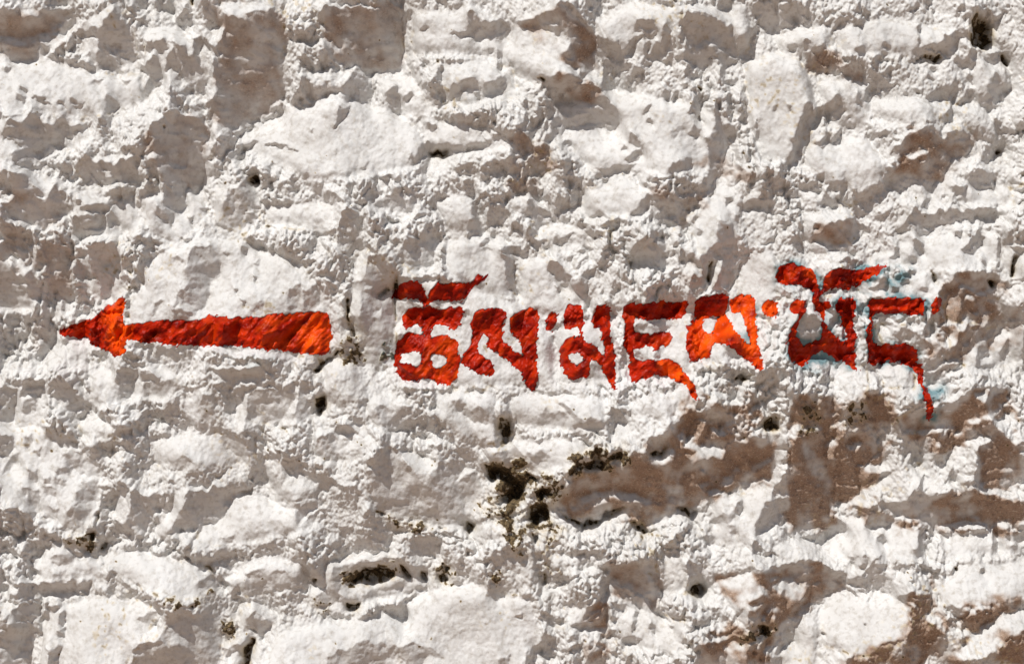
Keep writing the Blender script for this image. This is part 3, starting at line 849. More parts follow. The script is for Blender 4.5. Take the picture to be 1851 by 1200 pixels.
STONES = '''
428,238 520,190 600,172 700,195 745,215 765,270 755,300 690,320 560,325 480,290 440,262
395,10 500,5 515,60 510,130 520,170 480,200 420,230 385,250 380,150 400,90
585,10 728,5 730,120 700,130 640,125 600,100 580,60
550,125 670,125 672,190 600,170 555,180
675,135 735,130 790,200 760,213 705,193
0,22 130,20 140,45 110,85 60,110 0,100
0,112 90,103 170,128 255,133 262,180 200,210 120,215 20,205
5,215 150,218 170,250 110,280 60,300 0,280
150,40 215,5 240,60 252,120 180,126 145,100
258,60 320,45 375,90 378,140 320,160 268,140
272,210 360,200 383,260 375,330 292,335 268,290
150,288 255,275 268,330 160,345 140,310
742,15 860,10 925,55 900,105 800,98 745,90
800,112 930,118 935,180 840,200 795,180
900,50 1010,5 1080,65 1085,140 1020,160 960,155 910,110
770,217 880,227 928,255 900,275 790,288 768,265
1078,35 1150,5 1215,20 1220,100 1180,110 1120,95 1087,72
1228,10 1350,5 1355,88 1280,130 1235,110
1347,115 1400,92 1440,105 1468,150 1480,230 1440,300 1380,290 1350,220
1040,168 1120,165 1230,180 1330,220 1310,300 1200,320 1060,300 1010,260
1480,150 1560,130 1580,180 1560,240 1500,230
1510,48 1600,32 1740,58 1728,92 1620,105 1512,105
1575,178 1700,182 1722,200 1708,222 1600,222 1565,200
1604,255 1690,228 1695,258 1640,285 1602,285
1675,290 1700,258 1760,240 1772,272 1715,300
1725,192 1780,187 1808,240 1798,258 1742,230
1747,100 1810,87 1840,160 1760,178
1455,240 1560,245 1598,290 1595,330 1555,343 1495,330 1452,298
1604,305 1690,305 1735,322 1690,368 1612,343
1722,323 1828,332 1838,372 1740,368
1447,382 1530,378 1558,412 1543,450 1470,455 1450,430
1440,342 1500,347 1518,376 1452,376
1342,345 1393,345 1398,438 1352,448
1615,402 1680,377 1812,385 1798,402 1690,422 1640,428
1560,470 1640,432 1690,428 1795,415 1818,450 1790,480 1680,488
1692,530 1740,492 1798,512 1812,560 1770,588 1712,578
1804,440 1851,432 1851,518 1822,508
1055,342 1130,322 1180,347 1160,393 1060,398 1048,375
1168,372 1185,350 1240,352 1262,375 1220,418 1170,402
916,350 960,347 1003,385 980,403 922,388
1246,415 1300,335 1338,360 1332,438 1262,455
782,357 850,352 878,408 812,428
662,352 740,347 768,370 740,398 672,380
470,367 606,372 608,400 598,420 482,410
382,337 463,327 466,398 440,428 387,400
612,387 660,382 663,450 640,468 614,440
137,352 250,347 252,418 190,433 140,428
32,312 120,332 132,388 90,418 22,398
0,403 60,423 78,480 58,558 0,560
84,442 127,452 128,558 88,578
132,452 215,442 223,520 200,558 150,530
265,470 370,427 470,442 555,482 597,540 597,650 420,640 240,600 235,560
257,347 358,334 368,388 320,438 262,420
717,442 798,424 788,490 732,498
642,457 728,502 715,560 715,660 640,650 635,540
600,545 628,560 633,640 603,650
803,430 880,422 930,450 933,538 860,528 807,500
937,457 1030,472 1058,548 1000,578 940,558
1127,437 1208,432 1208,488 1142,488
962,402 1048,405 1078,440 1000,453
1246,462 1328,442 1332,500 1318,528 1247,520
1337,480 1390,452 1408,480 1400,558 1345,568 1333,530
1412,552 1508,562 1518,648 1430,658
1552,512 1680,482 1695,510 1688,528 1650,560 1570,558
1582,592 1680,582 1698,640 1600,658
1704,600 1851,582 1851,638 1760,668 1706,650
1512,665 1568,658 1563,710 1540,733 1514,710
1573,662 1650,657 1653,700 1600,703
1422,714 1503,714 1506,770 1440,780 1417,750
1527,737 1600,712 1610,757 1560,778 1522,770
1622,752 1720,707 1800,697 1832,720 1798,753 1660,780 1627,775
1772,792 1851,792 1851,878 1762,888
716,502 858,512 956,562 997,600 997,690 850,698 720,690 714,600
1003,590 1108,562 1118,688 1012,688
1127,562 1248,542 1252,678 1132,688
1132,722 1240,692 1250,730 1200,753 1137,748
1258,562 1368,542 1373,648 1262,658
921,713 1094,716 1096,768 1040,783 926,763
1102,732 1140,747 1128,798 1107,798
871,802 1010,787 1063,807 1058,838 950,853 882,828
1027,857 1100,822 1300,792 1418,782 1398,868 1290,898 1240,930 1180,953 1120,930 1030,938 1007,900
1432,802 1500,792 1508,790 1510,880 1500,958 1430,968 1420,900
1514,792 1588,792 1598,840 1560,878 1516,878
787,707 893,702 903,788 850,793 792,760
662,727 700,707 768,737 758,768 705,778 666,773
582,652 640,655 660,700 622,738 587,720
427,707 558,692 563,758 490,768 432,758
382,657 470,652 498,683 450,693 402,680
326,722 365,697 393,722 393,753 342,763
160,672 250,667 328,672 322,708 300,728 250,720 167,738
72,602 150,602 156,658 62,663
92,692 150,692 178,738 130,748 92,733
0,702 80,692 80,758 20,778 0,770
0,792 60,762 130,792 183,850 178,908 150,968 60,918 0,870
135,757 180,747 238,780 200,798 152,798
267,792 390,782 458,792 468,828 340,848 282,838
570,772 640,767 688,800 650,828 600,838 568,823
472,832 540,832 588,868 570,898 500,908
662,852 700,807 780,832 858,850 878,880 850,945 830,960 760,950 680,915
275,960 320,882 400,862 415,910 360,958 290,978
402,872 500,912 578,922 558,958 400,988 342,988
192,1002 250,992 380,1022 393,1070 330,1078 222,1048
202,892 290,872 268,958 202,968
62,992 120,977 188,1010 186,1048 60,1048
8,1053 168,1052 163,1075 80,1083 12,1080
122,1087 230,1077 298,1100 248,1168 210,1200 62,1200 75,1120
0,1092 70,1090 72,1120 40,1200 0,1200
252,1172 330,1102 398,1112 393,1200 245,1200
427,1102 460,1087 498,1110 480,1148 432,1138
399,1170 448,1152 453,1185 420,1200
397,1052 480,1002 548,1012 558,1058 450,1078
567,1062 590,1012 700,998 758,1022 768,1060 720,1083 600,1108 567,1100
744,972 793,970 796,1010 752,1013
457,1200 500,1142 620,1122 728,1102 728,1158 700,1200
735,1088 850,1052 958,1082 978,1150 900,1200 712,1200
882,992 970,987 978,1058 900,1078
842,952 928,932 958,970 872,983
987,1000 1083,992 1083,1030 992,1028
1088,1022 1190,1012 1198,1068 1180,1108 1102,1080
1196,1002 1238,1000 1240,1068 1202,1073
1243,1002 1273,1030 1278,1068 1247,1073
1022,1092 1098,1082 1103,1138 1032,1138
1112,1092 1238,1112 1233,1178 1122,1168
1292,902 1398,882 1418,950 1330,988 1282,978
1402,985 1500,972 1480,1008 1402,1008
1290,1042 1480,1012 1526,1058 1450,1108 1332,1108
1502,942 1600,932 1668,962 1678,1008 1560,1018 1492,1008
1532,1022 1618,1020 1620,1067 1540,1058
1482,1112 1520,1072 1620,1077 1638,1110 1633,1158 1550,1183 1492,1168
1692,1062 1730,1022 1851,1007 1851,1068 1800,1088 1702,1098
1722,1178 1770,1122 1840,1102 1843,1138 1790,1163
1572,917 1650,897 1851,902 1851,943 1700,958
1702,967 1851,952 1851,998 1712,1008
1262,1152 1340,1142 1378,1200 1262,1200
1390,1112 1478,1112 1478,1200 1405,1200
1362,8 1438,8 1438,53 1372,58
1402,62 1508,42 1508,90 1422,98
990,190 1040,170 1008,255 985,262
'''
LETTERS = '''
G arrow 80 520 3.428
+ 5,28 10,25 16,23 22,21 28,19 33,16 38,11 44,8 51,5 50,12 49,16 50,23 60,22 76,20 86,20 96,20 104,17 116,19 130,18 150,16 162,16 175,15 178,20 178,30 177,40 174,42 158,40 140,38 120,36 100,36 80,35 66,34 52,32 51,40 45,44 42,41 36,38 29,36 24,32 14,30
G letter_a 700 470 4.614
+ 2,34 4,27 8,20 14,18 20,18 24,17 28,20 31,26 33,32 36,34 34,38 30,38 26,33 20,32 12,33 8,32 4,33
+ 33,34 36,25 41,20 47,19 56,19 65,19 72,17 76,13 82,13 88,9 86,13 82,16 74,21 70,25 66,30 62,34 56,34 48,34 42,34 36,36 32,39
+ 12,46 16,40 22,39 36,40 50,40 62,38 63,42 61,52 58,57 53,58 48,55 40,54 36,56 36,66 38,64 44,62 52,64 58,68 60,76 61,84 60,92 58,99 52,104 44,103 38,100 34,98 28,98 24,101 18,102 12,100 8,96 6,88 6,78 7,70 10,65 16,61 24,61 30,63 30,56 24,54 16,57 13,55
- 14,77 20,75 27,76 29,82 28,87 24,89 18,87 10,85
- 36,79 42,78 49,79 50,84 46,90 40,90 36,87
G letter_b 700 470 4.614
+ 74,42 86,40 98,41 101,45 98,52 95,58 95,66 102,72 108,78 114,80 112,74 110,66 104,62 102,55 103,48 107,43 114,42 120,40 125,42 127,47 125,54 125,70 125,90 126,97 124,103 122,112 118,108 114,100 110,92 104,87 98,82 92,78 86,74 82,70 84,64 80,62 77,66 74,74 80,80 88,86 90,92 88,96 81,96 74,92 66,90 62,86 64,79 68,72 71,62 70,54 72,46
G dot_a 970 520 5.454
+ 8,32 10,26 14,24 21,24 20,28 18,34 17,40 12,42 8,41
G letter_c 970 520 5.454
+ 27,25 30,17 36,16 44,17 46,24 47,34 45,42 46,50 50,54 56,56 62,62 66,68 66,60 64,48 62,40 56,40 54,35 54,28 58,19 64,16 70,17 74,22 72,30 73,38 72,46 75,56 77,66 76,76 77,92 77,102 74,100 71,94 67,84 62,76 58,70 54,70 52,76 52,84 48,88 38,90 30,89 26,83 23,76 22,66 23,56 28,50 36,48 42,48 41,40 34,39 29,42 26,38
- 31,66 36,64 43,64 46,69 44,74 38,76 33,72
G letter_d 1120 500 5
+ 2,28 6,25 14,24 26,24 38,22 50,23 60,21 60,32 56,37 48,38 38,38 28,40 22,38 14,39 13,44 12,50 22,52 34,50 46,48 46,54 45,60 36,65 30,66 24,63 18,65 11,65 13,72 16,76 22,74 34,75 46,75 54,79 57,86 62,91 66,96 67,103 69,107 67,112 64,108 60,101 57,96 50,94 42,91 34,88 26,90 18,93 10,95 6,88 7,80 9,76 6,68 3,60 4,50 4,42 2,36
G letter_e 1120 500 5
+ 67,22 74,18 84,17 92,15 97,16 100,20 97,28 96,36 99,42 104,48 108,54 112,60 116,62 115,56 114,46 112,40 110,34 100,32 100,22 106,17 118,16 121,20 122,28 122,40 124,52 122,58 124,64 127,72 127,80 123,85 119,82 116,78 112,76 106,70 100,64 94,60 88,60 82,62 82,68 80,72 74,75 68,78 63,77 61,68 60,56 60,46 64,41 67,38 67,30
- 75,38 80,37 90,38 86,42 85,48 82,52 78,50 73,46
G dot_b 1120 500 5
+ 127,26 132,21 140,22 144,26 141,32 139,37 136,38 130,35 127,30
G letter_f 1380 460 3.75
+ 8,12 11,7 18,6 26,8 33,12 36,20 38,26 40,24 39,16 42,12 50,10 62,11 68,10 76,7 86,6 80,9 74,14 68,18 62,22 56,24 48,23 42,25 38,28 37,32 42,30 44,34 43,38 40,44 43,50 48,55 54,60 56,56 54,48 51,42 48,36 48,31 54,30 61,30 61,38 62,42 60,46 61,52 63,54 62,62 61,70 62,76 65,79 60,78 56,74 52,70 44,67 39,65 34,68 30,73 26,75 20,74 15,70 14,62 15,54 18,48 21,44 22,41 17,39 16,34 21,30 28,31 27,37 24,44 21,50 22,57 26,61 34,60 38,56 38,46 39,42 34,38 32,32 32,24 26,22 18,20 10,20 8,16
+ 16,58 22,60 30,63 38,57 46,58 56,61 61,58 62,74 50,71 40,65 33,68 24,75 16,70
G letter_g 1380 460 3.75
+ 69,34 72,30 86,29 100,30 108,30 107,36 105,42 98,41 88,40 76,40 73,42 73,48 72,56 74,60 84,61 96,60 102,64 105,72 107,78 107,88 110,90 111,96 114,106 112,113 109,110 108,100 106,92 104,84 100,76 92,73 84,73 74,75 70,74 70,66 68,58 68,49 71,44 70,40
G dot_c 1380 460 3.75
+ 111,33 115,28 119,31 117,36 113,42 111,38
'''
# ------------------------------------------------------------------ relief of the wall
# Everything is in "px": 1 px of the elevation drawing = PX metres on the wall.
import numpy as np
STEP = 1.6
X0, X1, Y0, Y1 = -120.0, 1971.0, -120.0, 1320.0
NX = int((X1 - X0) / STEP); NY = int((Y1 - Y0) / STEP)
GX = X0 + np.arange(NX) * STEP; GY = Y0 + np.arange(NY) * STEP
XX, YY = np.meshgrid(GX, GY)
SX, SY = 0.40, 0.9165        # where the sunlight travels along the wall (right, down)
TAN_E = 0.66                 # steepness of the light against the wall
RNG = np.random.RandomState(7)

def gauss(a, sx, sy=None):
    sy = sx if sy is None else sy
    fy = np.fft.fftfreq(a.shape[0])[:, None]; fx = np.fft.rfftfreq(a.shape[1])[None, :]
    k = np.exp(-2 * np.pi ** 2 * ((fx * sx / STEP) ** 2 + (fy * sy / STEP) ** 2))
    return np.fft.irfft2(np.fft.rfft2(a) * k, s=a.shape)

def noise(sx, sy=None):
    n = gauss(RNG.randn(NY, NX), sx, sy)
    return n / n.std()

def fbm(s, octaves, ratio=1.0, gain=0.55):
    out = np.zeros((NY, NX)); a = 1.0; tot = 0
    for _ in range(octaves):
        out += a * noise(s, s * ratio); tot += a * a; a *= gain; s *= 0.5
    return out / tot ** 0.5

def worley(cx, cy, seed):
    """round lumps of size cx, cy: height of the nearest dome, 0..1"""
    r = np.random.RandomState(seed)
    w = 3.5
    u = (XX + w * WN1) / cx + 50; v = (YY + w * WN2) / cy + 50
    iu = np.floor(u).astype(int); iv = np.floor(v).astype(int)
    mu, mv = iu.max() + 3, iv.max() + 3
    pu = r.rand(mv, mu); pv = r.rand(mv, mu); pr = 0.55 + 0.5 * r.rand(mv, mu)
    best = np.zeros_like(u)
    for dj in (-1, 0, 1):
        for di in (-1, 0, 1):
            a = iu + di; b = iv + dj
            d2 = (u - a - pu[b, a]) ** 2 + (v - b - pv[b, a]) ** 2
            R = pr[b, a]
            best = np.maximum(best, np.sqrt(np.maximum(0, R * R - d2)))
    return best

def inside(poly, x, y):
    c = np.zeros(x.shape, bool); n = len(poly)
    for i in range(n):
        (xa, ya), (xb, yb) = poly[i], poly[(i + 1) % n]
        if ya == yb: continue
        t = ((ya > y) != (yb > y)) & (x < (xb - xa) * (y - ya) / (yb - ya) + xa)
        c ^= t
    return c

def raster(poly, wx, wy, pad=26):
    xs = [p[0] for p in poly]; ys = [p[1] for p in poly]
    i0 = max(0, int((min(xs) - pad - X0) / STEP)); i1 = min(NX, int((max(xs) + pad - X0) / STEP) + 2)
    j0 = max(0, int((min(ys) - pad - Y0) / STEP)); j1 = min(NY, int((max(ys) + pad - Y0) / STEP) + 2)
    s = (slice(j0, j1), slice(i0, i1))
    return s, inside(poly, XX[s] + wx[s], YY[s] + wy[s])

def pts(t): return [tuple(float(c) for c in q.split(',')) for q in t.split()]

WN1 = fbm(14, 3); WN2 = fbm(14, 3)
drip = noise(3.5, 30) * 3.2 + noise(1.8, 7) * 1.1      # whitewash ran down before it set
wx = 1.3 * noise(9) + 0.8 * noise(3); wy = 1.3 * noise(9) + 0.8 * drip

SHADE = np.zeros((NY, NX)); HOLE = np.zeros((NY, NX)); MOSS = np.zeros((NY, NX))
# beyond the traced area the relief goes on at random
outn = fbm(34, 3, 0.8) + 0.35
SHADE[(XX < -4) | (XX > 1850) | (YY < -4) | (YY > 1200)] = 0
SHADE += ((outn > 0.95) & ((XX < -4) | (XX > 1850) | (YY < -4) | (YY > 1200))) * 1.0
ox = oy = 0
for ln in TRACE.strip().split('\n'):
    k, rest = ln.split(' ', 1)
    if k == 'T': ox, oy = (float(v) for v in rest.split()); continue
    f = 500.0 / 185.1
    P = []
    for x, y in pts(rest):
        x = ox + x * f; y = oy + y * f
        if x < 3: x = -60
        if x > 1840: x = 1900
        if y < 3: y = -60
        if y > 1193: y = 1260
        P.append((x, y))
    s, m = raster(P, wx, wy)
    if k == 'd': SHADE[s][m] = 1.0
    elif k == 's': SHADE[s][m] = 0.7
    elif k == 'l': SHADE[s][m] = 0.0
    elif k == 'k': SHADE[s][m] = 1.0; HOLE[s][m] = 1.0
    elif k == 'm': MOSS[s][m] = 1.0

SID = np.zeros((NY, NX), np.int32)
PROF = np.zeros((NY, NX)); ROUGH = np.ones((NY, NX))
stones = [pts(l) for l in STONES.strip().split('\n')]
swx = 2.0 * noise(16) + 1.0 * noise(5); swy = 2.0 * noise(16) + 1.0 * noise(5)
rs = np.random.RandomState(3)
for i, P in enumerate(stones):
    P = [(-70 if x < 4 else 1920 if x > 1847 else x, -70 if y < 4 else 1270 if y > 1196 else y) for x, y in P]
    s, m = raster(P, swx, swy)
    m &= SID[s] == 0
    SID[s][m] = i + 1
    cx = np.mean([p[0] for p in P]); cy = np.mean([p[1] for p in P])
    a = abs(sum(P[j][0] * P[j - 1][1] - P[j - 1][0] * P[j][1] for j in range(len(P)))) / 2
    up = 9 + 7 * rs.rand() + min(14, a ** 0.5 * 0.07)
    PROF[s][m] = (up + rs.uniform(-.05, .05) * (XX[s] - cx) + rs.uniform(-.05, .06) * (YY[s] - cy))[m]
    ROUGH[s][m] = rs.uniform(0.04, 0.14) if a > 7000 else rs.uniform(0.08, 0.45)
# random stones past the frame
out = (XX < -4) | (XX > 1850) | (YY < -4) | (YY > 1200)

joint = np.zeros((NY, NX)); joint[1:, :] += SID[1:, :] != SID[:-1, :]; joint[:, 1:] += SID[:, 1:] != SID[:, :-1]
H0 = gauss(PROF, 4.5) + 12 * fbm(120, 3) + 5 * noise(28, 22)
H0 -= 5.0 * np.clip(gauss(np.minimum(joint, 1), 2.2) * 2.2, 0, 1)
ROUGH = gauss(ROUGH, 4)
jl = np.minimum(joint, 1)
J3 = np.clip(gauss(jl, 3) * 3 * 2.507 / STEP, 0, 1); J9 = np.clip(gauss(jl, 9) * 9 * 2.507 / STEP, 0, 1.3)
HD = (-4.5 * J3 - 11 * J9 - 7 * gauss((SID == 0) * 1.0, 6) + 0.55 * gauss(PROF, 3)
      + 5.0 * fbm(38, 2, 0.8)) * (0.75 + 0.25 * noise(60))

lump = worley(12, 17, 5); big_ = worley(25, 36, 11); wmx = np.clip(0.5 + 0.8 * noise(55), 0, 1)
lump = lump * wmx + 1.7 * big_ * (1 - wmx); lump2 = worley(6.2, 8.0, 9)
PATCH = np.clip(0.75 + 0.6 * noise(40), 0.1, 1.5)       # smooth and lumpy areas alternate
run_n = noise(2.6, 13); run_n = np.sign(run_n) * np.abs(run_n) ** 0.8          # runs and dribbles
FINE = ROUGH * PATCH * (11 * lump + 6.5 * lump2 * (0.4 + lump) + 1.8 * run_n) + 1.1 * fbm(11, 4) + (0.22 + 0.75 * ROUGH) * noise(2.4, 4.0)
FINE += (0.8 + ROUGH) * np.clip(noise(3.2, 4.2) - 1.6, 0, 2) - 2.6 * ROUGH * np.clip(noise(2.0, 3.0) - 1.5, 0, 2)   # pimples and pits
FINE = gauss(FINE, 0.75) + (0.14 + 0.8 * ROUGH) * noise(1.4, 1.8)
dk_ = gauss(np.clip(SHADE * 1.7 - 0.85, 0, 1), 3)
FINE = FINE * (1 - 0.15 * dk_) + dk_ * (2.8 * fbm(18, 3, 0.7) + 1.0 * noise(9, 3))

# how far down its patch of shade each point lies: 0 at the overhang's lip, 1 at the shadow's tip
def run(sign, n=75):
    m = (SHADE > 0.85).astype(np.float32); r = m.copy(); cur = m.copy()
    for k in range(1, n):
        dx, dy = int(round(sign * k * SX)), int(round(sign * k * SY))
        cur = cur * np.roll(m, (dy, dx), (0, 1)); r += cur
        if not cur.any(): break
    return r
up_, dn_ = run(1), run(-1)
TS = gauss(up_ / np.maximum(up_ + dn_, 1), 1.5)
LIP = np.clip(0.62 + 0.16 * noise(45), 0.5, 1.1)       # how much of the patch is underside

fy = 2 * np.pi * np.fft.fftfreq(NY)[:, None] / STEP; fx = 2 * np.pi * np.fft.rfftfreq(NX)[None, :] / STEP
ws = fx * SX + fy * SY; wt = -fx * SY + fy * SX
MU, LAM = 1.0 / 95 ** 2, 0.16
HDF = np.fft.rfft2(HD)
def solve(G):
    num = np.conj(1j * ws) * np.fft.rfft2(G) + MU * np.fft.rfft2(H0) + LAM * wt ** 2 * HDF
    return np.fft.irfft2(num / (ws ** 2 + LAM * wt ** 2 + MU), s=(NY, NX))
def dslope(H):
    gy, gx = np.gradient(H, STEP)
    return gx * SX + gy * SY
def bil_shift(a, dx, dy):
    ix, iy = int(np.floor(dx)), int(np.floor(dy)); tx, ty = dx - ix, dy - iy
    r = lambda p, q: np.roll(a, (q, p), (0, 1))
    return (r(ix, iy) * (1 - tx) * (1 - ty) + r(ix + 1, iy) * tx * (1 - ty)
            + r(ix, iy + 1) * (1 - tx) * ty + r(ix + 1, iy + 1) * tx * ty)
def shadow(H, reach=70):
    """how far each point lies under the shadow line of what stands up-sun of it"""
    best = np.full(H.shape, -1e9); d = 1.0
    while d < reach:
        best = np.maximum(best, bil_shift(H, d * SX / STEP, d * SY / STEP) - d * TAN_E)
        d *= 1.22 if d > 4 else 1.5
    return best - H
def relief(iters=7):
    T = SHADE
    G = np.where(T > 0.85, np.where(TS < LIP, -0.92 / LIP - 0.12, -0.05), np.where(T > 0.5, -0.54, 0.20))
    hd = dslope(gauss(HD, 1.5))
    G = np.where(T < 0.5, 0.16 + np.clip(1.0 * hd, -0.42, 0.9), G + 0.3 * np.clip(hd, -0.5, 0.5))
    G = gauss(G, 1.6)
    want = G.copy()
    for it in range(iters):
        H = solve(G)
        Hs = H + 0.5 * FINE
        sl = dslope(H); sh = shadow(Hs)
        dark = T > 0.85; soft = (T > 0.5) & ~dark
        lit_bad = ~dark & ~soft & (sh > 0.3)
        G = G + np.where(soft & (sh > 0.3), 0.12, 0) - np.where(soft & (sh < 0.1) & (sl > -0.4), 0.15, 0)
        dk_bad = dark & (sh < 0.3) & (sl > -TAN_E * 1.06)
        G = G + np.where(lit_bad, 0.45, 0) + np.where(dk_bad, -0.30, 0)
        G = np.clip(G, -3.0, 2.2)
        yield H, sh
# ------------------------------------------------------------------ finish the relief
for H, _s in relief(9): pass
DARKH = HOLE
joint_ = np.clip(gauss(np.minimum(joint, 1), 1.3) * 3.0, 0, 1)
H = H - 2.5 * gauss(joint_, 1.5) * np.clip(noise(30) - 0.2, 0, 1) - 14 * gauss(HOLE, 1.4) - 55 * gauss(HOLE, 8)

H = H + FINE

# painted marks, on a finer grid of their own: which cells the brush covered
PS = 1.0; QX0, QX1, QY0, QY1 = 84.0, 1712.0, 464.0, 780.0
px_ = np.arange(QX0, QX1, PS); py_ = np.arange(QY0, QY1, PS)
QX, QY = np.meshgrid(px_, py_)
def fine_noise(s1, s2, ang=0.0):
    """brush-stroke noise, s1 across and s2 along the direction ang"""
    a = RNG.randn(*QX.shape)
    fy_ = np.fft.fftfreq(a.shape[0])[:, None]; fx_ = np.fft.rfftfreq(a.shape[1])[None, :]
    c_, s_ = math.cos(ang), math.sin(ang)
    u = fx_ * c_ + fy_ * s_; v = -fx_ * s_ + fy_ * c_
    o = np.fft.irfft2(np.fft.rfft2(a) * np.exp(-2 * np.pi ** 2 * ((v * s1) ** 2 + (u * s2) ** 2)), s=a.shape)
    return o / o.std()
def at_fine(F):
    u = (px_ - X0) / STEP; v = (py_ - Y0) / STEP
    iu = u.astype(int); iv = v.astype(int); tu = (u - iu)[None, :]; tv = (v - iv)[:, None]
    return ((F[np.ix_(iv, iu)] * (1 - tu) + F[np.ix_(iv, iu + 1)] * tu) * (1 - tv)
            + (F[np.ix_(iv + 1, iu)] * (1 - tu) + F[np.ix_(iv + 1, iu + 1)] * tu) * tv)
PAINT = np.zeros(QX.shape, np.int32); names = []
qx = QX + 0.7 * fine_noise(5, 5) + 1.7 * fine_noise(0.9, 3.0, -0.8); qy = QY + 0.6 * fine_noise(5, 5) + 1.7 * fine_noise(0.9, 3.0, -0.8)
ox = oy = 0; sc_ = 1
for ln in LETTERS.strip().split('\n'):
    k, rest = ln.split(' ', 1)
    if k == 'G':
        nm, a, b, c = rest.split(); ox, oy, sc_ = float(a), float(b), float(c); names.append(nm); continue
    P = [(ox + x * 10 / sc_, oy + y * 10 / sc_) for x, y in pts(rest)]
    xs_ = [p[0] for p in P]; ys_ = [p[1] for p in P]
    s = (slice(max(0, int(min(ys_) - QY0 - 9)), int(max(ys_) - QY0 + 9)), slice(max(0, int(min(xs_) - QX0 - 9)), int(max(xs_) - QX0 + 9)))
    m = inside(P, qx[s], qy[s])
    if k == '+': PAINT[s][m & (PAINT[s] == 0)] = len(names)
    else: PAINT[s][m] = 0
HQ = at_fine(H); lowspot = HQ - at_fine(gauss(H, 5))
nearedge = np.zeros(QX.shape, bool)
for d in (3, -3):
    for ax in (0, 1): nearedge |= np.roll(PAINT, d, ax) == 0
PAINT[(lowspot < -2.4) & (fine_noise(2, 2) > 0.2) & nearedge] = 0       # bristles skipped these
def blur_q(a, s):
    fy_ = np.fft.fftfreq(a.shape[0])[:, None]; fx_ = np.fft.rfftfreq(a.shape[1])[None, :]
    return np.fft.irfft2(np.fft.rfft2(a) * np.exp(-2 * np.pi ** 2 * s * s * (fx_ ** 2 + fy_ ** 2)), s=a.shape)
COREQ = np.clip(blur_q((PAINT > 0) * 1.0, 3) * 2.2 - 1.1, 0.12, 1)
HQ = HQ + COREQ * (1.7 * fine_noise(4.0, 11, -0.95) + 1.0 * fine_noise(2.0, 5.0, -0.8) + 0.22 * fine_noise(1, 1))   # thick enamel, brushed
PMASK = np.zeros((NY, NX), np.int32)
a = np.round((px_[0] - X0) / STEP); 
iu = np.clip(np.round((GX - QX0) / PS).astype(int), 0, len(px_) - 1); iv = np.clip(np.round((GY - QY0) / PS).astype(int), 0, len(py_) - 1)
inq = ((GX > QX0) & (GX < QX1))[None, :] & ((GY > QY0) & (GY < QY1))[:, None]
PMASK = PAINT[np.ix_(iv, iu)] * inq
H -= 9 * np.clip(gauss((PMASK > 0) * 1.0, 3) * 2.2 - 1.2, 0, 1)        # the coat fills the pores below it

# ------------------------------------------------------------------ stains
def region(polys, blur, wob=1.0):
    out = np.zeros((NY, NX))
    for amt, t in polys:
        s, m = raster(pts(t), wx * wob + 5 * WN1, wy * wob * 1.3 + 6 * WN2)
        out[s][m] = amt
    return gauss(out, blur)
BROWN = region([  # brown patches over some of the stone faces
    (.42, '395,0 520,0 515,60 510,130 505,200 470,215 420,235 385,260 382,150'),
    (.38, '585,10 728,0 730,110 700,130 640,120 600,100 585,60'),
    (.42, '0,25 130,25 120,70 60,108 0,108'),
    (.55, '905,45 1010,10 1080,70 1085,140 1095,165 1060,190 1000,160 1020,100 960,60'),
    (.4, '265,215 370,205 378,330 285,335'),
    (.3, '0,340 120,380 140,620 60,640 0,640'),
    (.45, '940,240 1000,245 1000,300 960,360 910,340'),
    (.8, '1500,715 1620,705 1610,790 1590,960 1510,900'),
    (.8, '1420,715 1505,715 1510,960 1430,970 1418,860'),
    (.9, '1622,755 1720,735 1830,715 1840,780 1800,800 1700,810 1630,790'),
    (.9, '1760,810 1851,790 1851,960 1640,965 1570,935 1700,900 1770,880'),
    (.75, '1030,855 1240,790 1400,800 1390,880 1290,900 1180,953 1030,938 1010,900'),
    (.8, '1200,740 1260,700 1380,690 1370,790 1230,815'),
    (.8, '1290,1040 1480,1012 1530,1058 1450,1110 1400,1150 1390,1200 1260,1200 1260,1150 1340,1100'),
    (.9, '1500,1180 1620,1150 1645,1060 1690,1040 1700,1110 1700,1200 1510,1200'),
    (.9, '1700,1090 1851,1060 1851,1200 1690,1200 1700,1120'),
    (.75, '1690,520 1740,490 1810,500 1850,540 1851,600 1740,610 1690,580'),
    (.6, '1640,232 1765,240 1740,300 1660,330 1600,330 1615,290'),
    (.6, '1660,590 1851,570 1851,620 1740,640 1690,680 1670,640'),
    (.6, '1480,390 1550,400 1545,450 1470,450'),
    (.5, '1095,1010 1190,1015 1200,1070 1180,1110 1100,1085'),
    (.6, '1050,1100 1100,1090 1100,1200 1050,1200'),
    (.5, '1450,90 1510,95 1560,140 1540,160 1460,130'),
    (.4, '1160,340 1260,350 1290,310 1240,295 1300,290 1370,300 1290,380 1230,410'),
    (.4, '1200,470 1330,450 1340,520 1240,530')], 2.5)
BROWN *= np.clip(0.85 + 0.35 * fbm(14, 4), 0, 1.15)
upface = gauss(np.gradient(gauss(H, 2), STEP, axis=0), 1)     # the brown fades out where the relief faces up
BROWN = np.clip((BROWN * (1.1 + 0.2 * fbm(8, 4)) - 0.15) * 1.5, 0, 0.95) * np.clip(1.0 - (upface - 0.05) / 0.5, 0, 1)
BROWN = gauss(BROWN, 1.5)
nz = fbm(5, 4)
moss = gauss(MOSS, 5)
spk = fbm(2.8, 3)
PITS = np.clip((moss * 0.9 - 0.85 + 0.45 * nz + 0.45 * spk) * 2.0, 0, 1) * (moss > 0.08)
jt = np.clip(gauss(np.minimum(joint, 1), 2.2) * 2.2, 0, 1)
